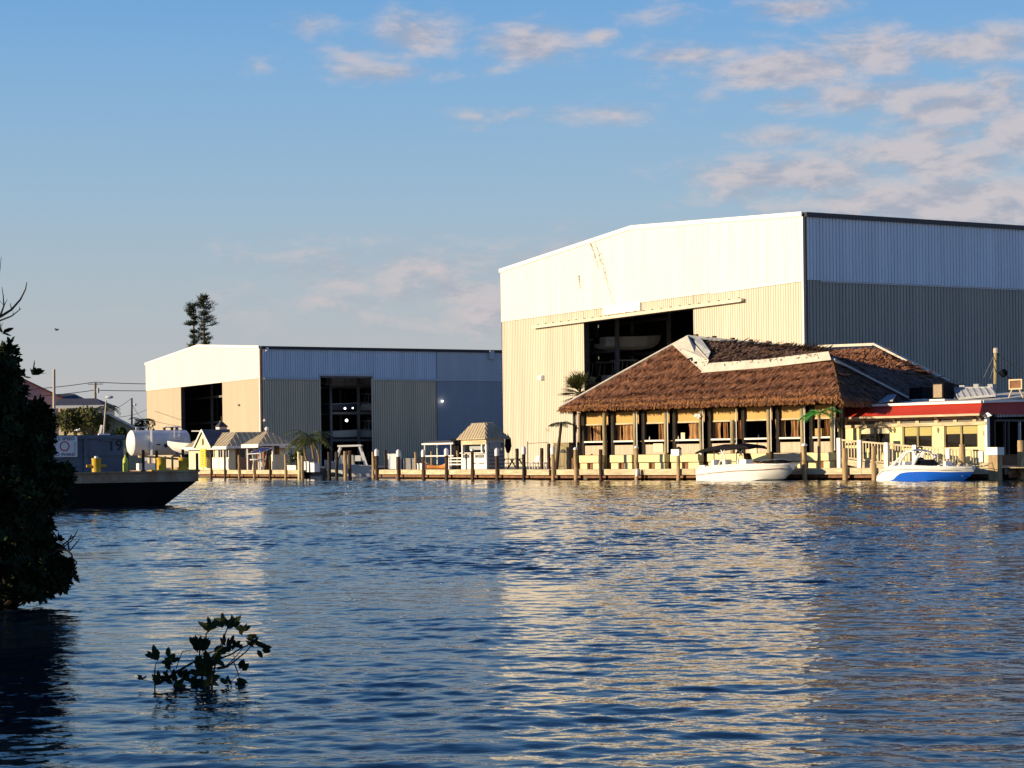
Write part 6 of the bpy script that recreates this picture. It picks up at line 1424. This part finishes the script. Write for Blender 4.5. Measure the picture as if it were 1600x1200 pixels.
q = MB(); q.beam(t2-V((1.1,0,.2)),t2+V((1.1,0,-.2)),.14,.14); part(q,'crossarm',M['pole_wood'],T)
q = MB(); q.tube([t2+V((.35,0,-1.5)),t2+V((.35,0,-.8))],.2,8); part(q,'transformer',M['annex_white'],T)
q = MB()
for (x0,y0,x1,y1,x2,y2) in ((60,606,147,597,420,593),(60,617,148,609.5,420,600)):
    q.tube(cable(W(x0-60,y0+4,282),W(x1,y1,282),.25),.05,4); q.tube(cable(W(x1,y1,282),W(x2,y2,320),.5),.05,4)
part(q,'wire',M['wire'],T)
T,b,t3 = pole(206,622,205,.12,'post_dark','thin dark utility pole left of the lower shed')
q = MB(); q.tube(cable(t3,W(150,650,215),.3),.03,4); q.tube(cable(t3-V((0,0,.6)),W(229,656,264),.5),.03,4); q.tube(cable(W(182,652,215),W(229.5,640,264),.2),.03,4); part(q,'wire',M['wire'],T)
q = MB(); q.ball(t3+V((.35,0,-.7)),.15); part(q,'insulator',M['annex_white'],T)
b = W(157,690,150); b.z = DECK; T = thing('street_lamp','leaning pale street lamp in front of the olive palms','street lamp',b); t = W(166,626,150); q = MB(); q.tube([b,b.lerp(t,.5),t],[.11,.09,.06],8); part(q,'pole',M['pole_pale'],T)
q = MB(); q.ball(W(171,620.5,150),.22,10,6,(1.5,.8,.55)); part(q,'lamp_head',M['annex_white'],T,smooth='all')
def leafy(name,label,c,R,n,m,leaf=(.25,.5),trunk_h=None,group=None,cat='tree',clumps=9,flat=.8,trunk_m='bark'):
    T = thing(name,label,cat,V((c.x,c.y,DECK)),group); q = MB(); top = V((c.x,c.y,c.z-R*.2)); q.tube([V((c.x,c.y,DECK-.2)),V((c.x+.1,c.y,(DECK+top.z)/2)),top],[R*.12,R*.09,R*.04],7)
    cs = []
    for k in range(clumps):
        a = random.uniform(0,6.283); e = random.uniform(-.6,1.1); rr = R*random.uniform(.35,.8); cc = c+V((rr*math.cos(a)*math.cos(e),rr*math.sin(a)*math.cos(e),rr*math.sin(e)*flat)); cs.append((cc,R*random.uniform(.28,.5)))
        q.tube([top.lerp(V((c.x,c.y,DECK)),.25),(top+cc)/2+V((0,0,-.1)),cc],[R*.05,R*.03,R*.012],5)
    part(q,'trunk',M[trunk_m],T,fix=False)
    q = MB()
    for k in range(n):
        cc,r = random.choice(cs); d = V((random.gauss(0,1),random.gauss(0,1),random.gauss(0,1))).normalized(); p = cc+d*r*random.uniform(.5,1.08)*V((1,1,1)).x
        q.leaf(p,(d+V((random.gauss(0,.6),random.gauss(0,.6),random.gauss(0,.6)-.2))),V((random.gauss(0,1),random.gauss(0,1),1)),random.uniform(*leaf),random.uniform(*leaf)*.5)
    part(q,'crown',M[m],T,fix=False); return T
for px,py,d,R,lb in ((101,661,203,1.7,'olive-gold bushy tree at the left above the bin'),(118,656,205,1.9,'olive bushy tree left of the lit house windows'),(137,655,204,2.0,'dark olive bushy tree right of the white bird'),(150,664,202,1.5,'small golden bushy tree at the foot of the lamp')):
    leafy('bushy_tree',lb,W(px,py,d),R,1500,'leaf_olive',(.2,.42),group='bushy trees behind the barge')
def bg_palm(px,ytop,d,L,n,label,m='leaf_palm'):
    b = W(px,720,d); b.z = DECK; t = W(px,ytop,d); return palm('coconut_palm',label,'palm',b,t,'palm_trunk',m,n,L,.16,.11,.7,.5,'coconut palms on the far shore',bend=.15,w=.20)
bg_palm(166,637,203.5,1.9,13,'dark palm with drooping fronds right behind the leaning lamp','leaf_dark')
bg_palm(158,652,202.5,1.7,12,'lower olive palm behind the white bracket','leaf_olive')
bg_palm(222,657,222,1.7,12,'small dark palm at the left corner of the lower shed','leaf_dark')
# dock-end coconut palm clump (three thin trunks) and bush
for px,yt,L,lb,bd in ((476,689,1.75,'left palm of the dock-end clump, its fronds golden in the sun',-.2),(483,682,2.05,'tallest palm of the dock-end clump',.1),(489,690,1.7,'right palm of the dock-end clump, leaning over the basin',.25)):
    b = LEFT.p(LEFT.s_at(px-(1 if px<480 else 2),1.6),2.2,DECK); d = b.y; t = W(px,yt,d); palm('dock_palm',lb,'palm',b,t,'palm_trunk','leaf_palm',17,L,.10,.075,.8,.6,'palms at the end of the left dock',bend=bd,w=.24)
leafy('shrub','green shrub in front of the shed corner left of the yellow pilings',W(461,713,168),.85,600,'leaf_palm',(.12,.25),cat='shrub',clumps=6)
leafy('shrub','low dark bush at the foot of the green house',W(186,678,201),1.2,700,'leaf_dark',(.2,.35),cat='shrub',clumps=7,flat=.5)
leafy('shrub','dark bush beside the lower shed behind the white tank',W(221,668,212),1.2,700,'leaf_dark',(.2,.35),cat='shrub',clumps=7)
leafy('shrub','dark bush in front of the hip-roofed house behind the bin',W(200,672,208),1.0,600,'leaf_dark',(.2,.35),cat='shrub',clumps=6,flat=.5)
# white egret-like bird in the trees, distant bird in the sky
def bird(label,p,s,m,wings=False):
    t = thing('bird',label,'bird',p); q = MB(); q.ball(p,.25*s,10,6,(1.5,.7,.75)); q.ball(p+V((.35*s,0,.22*s)),.11*s,8,5); q.tube([p+V((.2*s,0,.1*s)),p+V((.34*s,0,.2*s))],.07*s,6); q.tube([p+V((.42*s,0,.22*s)),p+V((.6*s,0,.2*s))],[.03*s,.005*s],5); q.tube([p+V((-.3*s,0,0)),p+V((-.6*s,0,-.08*s))],[.1*s,.04*s],5); part(q,'body',M[m],t,smooth='all')
    if wings:
        for sg in (-1,1): 
            q = MB(); q.slab([p+V((.15*s,sg*.1*s,.1*s)),p+V((-.05*s,sg*.9*s,.3*s)),p+V((-.3*s,sg*1.5*s,.22*s)),p+V((-.25*s,sg*.1*s,.06*s))],(0,0,.02*s)); part(q,'wing',M[m],t)
    else:
        q = MB(); 
        for sg in (-1,1): q.tube([p+V((0,sg*.08*s,-.15*s)),p+V((0,sg*.08*s,-.6*s))],.02*s,5)
        part(q,'leg',M['steel_dark'],t)
bird('white bird perched on the olive trees above the bin',W(121.5,672,199),.6,'cap_white')
bird('small dark bird flying in the pale sky at the left',W(89,515.5,160),.35,'black',True)
# Norfolk pines behind the lower shed
def pine(px,ybase,ytop,d,spec,label):
    b = W(px+2,ybase,d); b.z = DECK; t = W(px,ytop,d); T = thing('norfolk_pine',label,'pine tree',b,'twin pines behind the lower shed'); q = MB(); q.tube([b,b.lerp(t,.5),t],[.38,.28,.06],8)
    br = []
    for (py,lx,rx,tk) in spec:
        c = W(px,py,d)
        for k in range(7):
            az = random.uniform(0,6.283); sgn = math.cos(az); ln = (rx if sgn > 0 else lx)/FPX*d*random.uniform(.95,1.5); e = V((ln*math.cos(az),ln*math.sin(az)*.9,ln*random.uniform(.05,.28)))
            q.tube([c,c+e*.6+V((0,0,-.05)),c+e],[.06,.045,.015],4); br.append((c,e,tk))
    part(q,'trunk',M['bark'],T,fix=False)
    q = MB()
    for c,e,tk in br:
        for k in range(24):
            f = random.uniform(.1,1.05)**.7; p = c+e*f+V((random.gauss(0,.12),random.gauss(0,.12),random.gauss(.05,.10)*tk)); q.blade(p,(e.normalized()*.7+V((random.gauss(0,.5),random.gauss(0,.5),.5+random.gauss(0,.3)))),V((random.gauss(0,1),random.gauss(0,1),random.gauss(0,1))),random.uniform(.22,.45)*tk**.5,random.uniform(.06,.12))
    part(q,'crown',M['leaf_pine'],T,fix=False)
pine(302.5,720,477,272,[(478,7,6,1.6),(483,6,5,1.5),(488,8,4,1.2),(494,6,5,1.5),(499,8,4,1.2),(505,10,3,1.0),(508,10,5,.8),(520,3,5,1.2),(528,3,8,1.2),(536,5,8,1.4),(543,6,8,1.8)],'left, shorter pine of the pair behind the lower shed')
pine(318.5,720,467,274,[(467,3,4,2.0),(471,6,7,2.2),(476,5,11,1.8),(482,6,13,1.2),(489,5,14,1.0),(493,8,5,1.0),(499,9,13,1.0),(504,6,14,1.0),(510,6,17,1.1),(516,8,5,1.1),(524,6,5,1.1),(531,5,11,1.0),(538,6,7,1.3)],'right, taller pine of the pair behind the lower shed')

# ---------------------------------------------------------------- mooring lines
for lb,a,b in (('slack pale rope from the stern of the white deck boat to the boardwalk',REST.p(REST.s_at(1112,-1.0),-1.0,.72),REST.p(REST.s_at(1110,-.1),-.1,DECK+.05)),
        ('pale rope from the bow of the white deck boat to the stout tan piling',REST.p(REST.s_at(1236,-1.5),-1.5,.95),REST.p(REST.s_at(1256,-.17),-.17,1.25)),
        ('pale rope from the stern of the blue boat to a tan piling',REST.p(REST.s_at(1392,-1.0),-1.0,.55),REST.p(REST.s_at(1366,-.17),-.17,1.1)),
        ('pale rope from the bow of the blue boat to the corner post',REST.p(REST.s_at(1518,-1.5),-1.5,.74),REST.p(REST.s_at(1552,-.1),-.1,1.0))):
    q = MB(); q.tube(cable(a,b,.12,n=8),.018,5); solo(q,'mooring_line',M['fascia'],lb,'rope',a,'mooring lines')
# ---------------------------------------------------------------- mangroves at the near left
def rosette(q,p,axis,n,L,w):
    axis = V(axis).normalized(); s = axis.cross(V((.3,.2,1))).normalized(); u = axis.cross(s)
    for k in range(n):
        a = 2*math.pi*k/n+random.uniform(-.3,.3); el = random.uniform(.15,1.1); d = axis*math.sin(el)+(s*math.cos(a)+u*math.sin(a))*math.cos(el)
        q.leaf(p+d*.012,d,axis,L*random.uniform(.7,1.15),w*random.uniform(.8,1.15),bend=.006)
def mangrove(label,blobs,nros,stems,leafL=.092,leafW=.045,nl=7,group='mangroves on the near left bank',rootdx=0.0):
    """blobs: (x,y,z,rx,ry,rz,weight)"""
    bx = sum(b[0] for b in blobs)/len(blobs); by = sum(b[1] for b in blobs)/len(blobs); T = thing('mangrove',label,'mangrove',V((bx,by,0)),group)
    st = MB(); root = [V((bx-rootdx+random.uniform(-.35,.35),by+random.uniform(-.5,.5),-.3)) for _ in range(stems)]
    for b in blobs:
        c = V(b[:3])
        for k in range(3):
            r = random.choice(root); tip = c+V((random.uniform(-.5,.5)*b[3],random.uniform(-.5,.5)*b[4],random.uniform(-.2,.8)*b[5])); md = r.lerp(tip,.5)+V((random.uniform(-.2,.2),random.uniform(-.2,.2),.1)); st.tube([r,md,tip],[.045,.03,.010],6)
    for r in root:     # prop roots
        for k in range(3): a = random.uniform(0,6.28); st.tube([r+V((0,0,.9)),r+V((.35*math.cos(a),.35*math.sin(a),.6)),r+V((.6*math.cos(a),.6*math.sin(a),-.2))],.022,5)
    part(st,'trunk',M['mangrove_bark'],T,fix=False)
    q = MB(); wt = [b[6] for b in blobs]
    for k in range(nros):
        b = random.choices(blobs,wt)[0]; d = V((random.gauss(0,1),random.gauss(0,1),random.gauss(0,1))).normalized(); r = random.uniform(.55,1.02) if random.random() > .16 else random.uniform(1.0,1.4)
        p = V((b[0]+d.x*b[3]*r,b[1]+d.y*b[4]*r,b[2]+d.z*b[5]*r))
        if p.z < .12: continue
        rosette(q,p,d+V((0,0,.5)),nl,leafL,leafW)
    part(q,'crown',M['mangrove_leaf'],T,fix=False); return T
def bl(px,py,d,r,rz=None,w=1.0):
    k = 22/18; c = W(px,py,d*k); return (c.x,c.y,c.z,r*k,r*k*1.1,(rz or r)*k,w)
D = 18.0
vis = [bl(-30,600,D,.30,.36),bl(-5,612,D,.22,.28),bl(2,610,D,.14,.2),bl(4,655,D,.23,.28),bl(26,668,D+.1,.16,.2),bl(50,672,D,.09,.11),bl(26,700,D,.28,.3),bl(42,712,D,.17,.2),bl(54,765,D,.17,.2),bl(86,752,D-.1,.09,.09),bl(30,770,D,.38,.34),bl(46,820,D,.22,.26),bl(25,850,D,.36,.34),bl(64,858,D,.12,.14),bl(44,895,D,.26,.22),bl(84,898,D-.1,.14,.11),bl(96,888,D-.1,.06,.05,.6),bl(20,950,D,.34,.28),bl(45,955,D-.2,.20,.2),bl(5,1010,D-1.0,.3,.25),bl(58,636,D,.04,.06,.12),bl(68,652,D,.05,.06,.2),bl(70,672,D,.05,.07,.2),bl(68,700,D,.06,.07,.25),bl(102,742,D-.1,.05,.05,.25),bl(18,585,D,.06,.10,.25),bl(14,556,D,.06,.08,.3),bl(60,930,D-.1,.1,.06,.3),bl(30,930,D,.26,.12),bl(52,925,D-.1,.12,.10,.5),bl(-20,900,D-.4,.5,.3),bl(72,918,D-.1,.08,.05,.3),bl(-60,720,D+.6,.8,.8),bl(-80,880,D+.3,.8,.8)]
mangrove('dense dark mangrove bush overhanging the water at the left edge',vis,3000,5,.105,.05,rootdx=.9)
# bigger mangroves of the same bank, further left: they shade the near water's edge
mangrove('tall mangrove thicket on the bank left of the frame, behind the visible bush',[(-7.2,22,2.0,1.4,1.6,1.6,1),(-8.6,23,3.0,1.5,1.6,1.6,1),(-7.0,20,1.4,1.2,1.3,1.2,1),(-9.5,20.5,3.6,1.6,1.5,1.5,1)],1500,6,.16,.08,6)
mangrove('tall mangrove thicket on the bank left of the frame, beside the photographer',[(-7.4,13.5,1.4,1.2,1.4,1.3,1),(-8.6,11.5,2.2,1.4,1.5,1.6,1),(-6.6,15.2,1.2,1.0,1.2,1.1,1),(-9.6,14,3.2,1.6,1.6,1.6,1),(-9.2,17,3.4,1.6,1.6,1.6,1),(-7.2,17.3,2.0,1.2,1.2,1.3,1),(-6.3,11.6,1.0,.9,.9,.9,1)],2600,7,.16,.08,6)
# bare twigs of a leafless branch above the bush
T = thing('bare_branch_tree','leafless grey tree whose thin twigs reach in at the left edge of the sky','bare tree',V((-5.9,19,0)),None)
q = MB(); base = V((-5.9,19.2,-.2)); top = W(-90,520,19); q.tube([base,base.lerp(top,.6)+V((-.1,0,0)),top],[.06,.045,.025],7); part(q,'trunk',M['bark'],T)
def twig(pts,r0): 
    P_ = [W(x,y,19+z) for x,y,z in pts]; n = len(P_); return P_,[r0*(1-.8*i/(n-1)) for i in range(n)]
q = MB()
for pts,r0 in (([(-90,520,0),(-30,505,0),(2,494,0),(18,484,0),(32,468,0),(40,452,0),(42,441,0)],.02),([(-90,520,0),(-30,510,0),(0,501,0),(18,494,0),(27,487,.05),(33,482,.05)],.014),([(0,494,0),(6,478,0),(5,462,0),(3,448,0)],.011),([(6,478,0),(12,467,0)],.006),([(-12,480,0),(0,470,0),(6,478,0)],.008),([(18,484,0),(16,475,0),(18,473,0)],.006),([(20,493,.02),(21,486,.02)],.005),([(-30,505,0),(-8,480,0),(0,420,0),(2,401,0)],.010),([(0,514,0),(5,503,0)],.006),([(-10,522,0),(4,512,0)],.006),([(30,484.5,.05),(31,478,.05)],.005)):
    P_,rs = twig(pts,r0); q.tube(P_,rs,5)
part(q,'twig',M['bark'],T)
# a thin dead twig cluster at the waterline of the bush
T = thing('dead_twigs','bare thin twigs sticking out over the water below the dark mangrove bush','twigs',V(W(104,850,22)))
q = MB()
for pts in ([(70,870),(95,858),(112,845),(122,828)],[(95,858),(108,862),(118,850),(125,842)],[(100,856),(112,866),(116,880),(110,892)],[(110,870),(120,878),(112,898),(122,908)],[(108,862),(106,846),(112,836)],[(86,862),(100,850),(118,836)]):
    P_ = [W(x,y,21.8) for x,y in pts]; q.tube(P_,[.012-.0025*i for i in range(len(P_))],5)
part(q,'twig',M['bark'],T)
# mangrove seedling in the water
DS = 14.0
def S(px,py,dy=0): return W(px,py,DS+dy)
T = thing('mangrove_seedling','small dark mangrove seedling with paddle leaves standing in the near water','mangrove',V((W(315,1072,DS).x,DS,0)))
q = MB()
stems = [([(318,1090),(316,1060),(312,1030),(312,1010)],.011),([(330,1088),(332,1060),(336,1040),(345,1018),(352,990),(358,975)],.009),([(336,1040),(344,1012),(350,990)],.006),([(300,1036),(275,1050),(255,1062),(240,1068)],.009),([(300,1036),(318,1025),(340,1015),(365,1010)],.006),([(242,1090),(242,1045),(244,1036),(262,1036),(268,1031)],.006),([(275,1045),(285,1018),(300,1016)],.004),([(340,1045),(355,1042),(370,1030),(385,1018),(393,1008)],.008),([(342,1030),(362,1022),(378,1012),(392,1006),(402,1008),(410,1012)],.007),([(352,1042),(365,1030),(382,1010)],.005),([(322,1010),(322,990),(327,985),(345,978)],.006),([(322,996),(312,993),(307,990)],.003),([(350,1080),(362,1064),(378,1048)],.004),([(365,1034),(372,1052),(374,1060)],.005),([(330,1045),(355,1040),(366,1028),(364,1020)],.005),([(310,1030),(318,1020),(335,1018),(355,1016)],.004),([(215,1060),(222,1062),(240,1066)],.004),([(245,1068),(270,1055),(290,1044)],.006),([(262,1066),(255,1056)],.004),([(275,1085),(270,1068)],.005)]
for pts,r0 in stems:
    P_ = [S(x,y,.1*math.sin(x*.07)) for x,y in pts]; q.tube(P_,[r0*(1-.55*i/(len(P_)-1)) for i in range(len(P_))],6)
part(q,'stem',M['mangrove_bark'],T,fix=False)
CUR = [None]
def lf(px,py,ang,L,w):
    p = S(px,py,.1*math.sin(px*.07)); d = V((math.cos(ang),random.uniform(-.35,.35),math.sin(ang))); CUR[0].leaf(p,d,V((random.uniform(-.3,.3),-1,random.uniform(-.2,.5))),L/FPX*DS,w/FPX*DS,bend=.006)
clusters = [(312,1018,9,1.57,1.5,28,13),(305,1008,4,2.2,.7,20,12),(320,1040,9,1.57,3.1,24,13),(316,1055,9,1.57,3.1,26,13),(325,1060,7,-1.0,2.0,24,12),(332,1030,7,0.2,1.4,22,12),(350,978,7,1.5,2.6,24,11),(362,978,6,.9,2.2,24,12),(328,985,5,1.9,1.4,22,10),(340,980,4,3.0,.9,24,10),(378,990,5,1.4,1.8,20,10),(385,996,4,-.1,1.0,20,9),(395,1006,4,.6,1.4,18,10),(405,1012,3,-.3,1.0,22,12),(366,1012,6,1.5,3.0,17,10),(356,1006,3,1.6,.9,20,9),(358,1016,3,3.0,1.0,16,9),(244,1030,5,2.4,1.4,24,11),(256,1032,4,-.4,1.0,22,10),(266,1031,4,.9,1.2,20,11),(262,1062,6,2.0,2.8,20,9),(248,1066,3,2.2,.8,24,10),(272,1070,6,.9,2.6,24,12),(285,1058,5,1.6,2.4,20,10),(298,1066,6,1.0,3.0,22,10),(306,1075,4,1.4,1.8,20,9),(378,1046,2,.9,.5,22,15),(372,1062,4,-.8,1.4,18,10),(358,1072,4,2.5,2.0,18,9),(222,1060,4,1.8,2.4,13,6),(337,1020,4,.8,1.0,22,11)]
for (x,y,n,a0,sp,L,w) in clusters:
    CUR[0] = MB()
    for k in range(int(n*1.35)): lf(x+random.uniform(-5,5),y+random.uniform(-4,4),a0+sp*(k/(max(1,n*1.35-1))-.5)+random.uniform(-.25,.25),L*random.uniform(.6,.95),w*random.uniform(.55,.8))
    part(CUR[0],'leaf_cluster',M['mangrove_leaf'],T,fix=False)
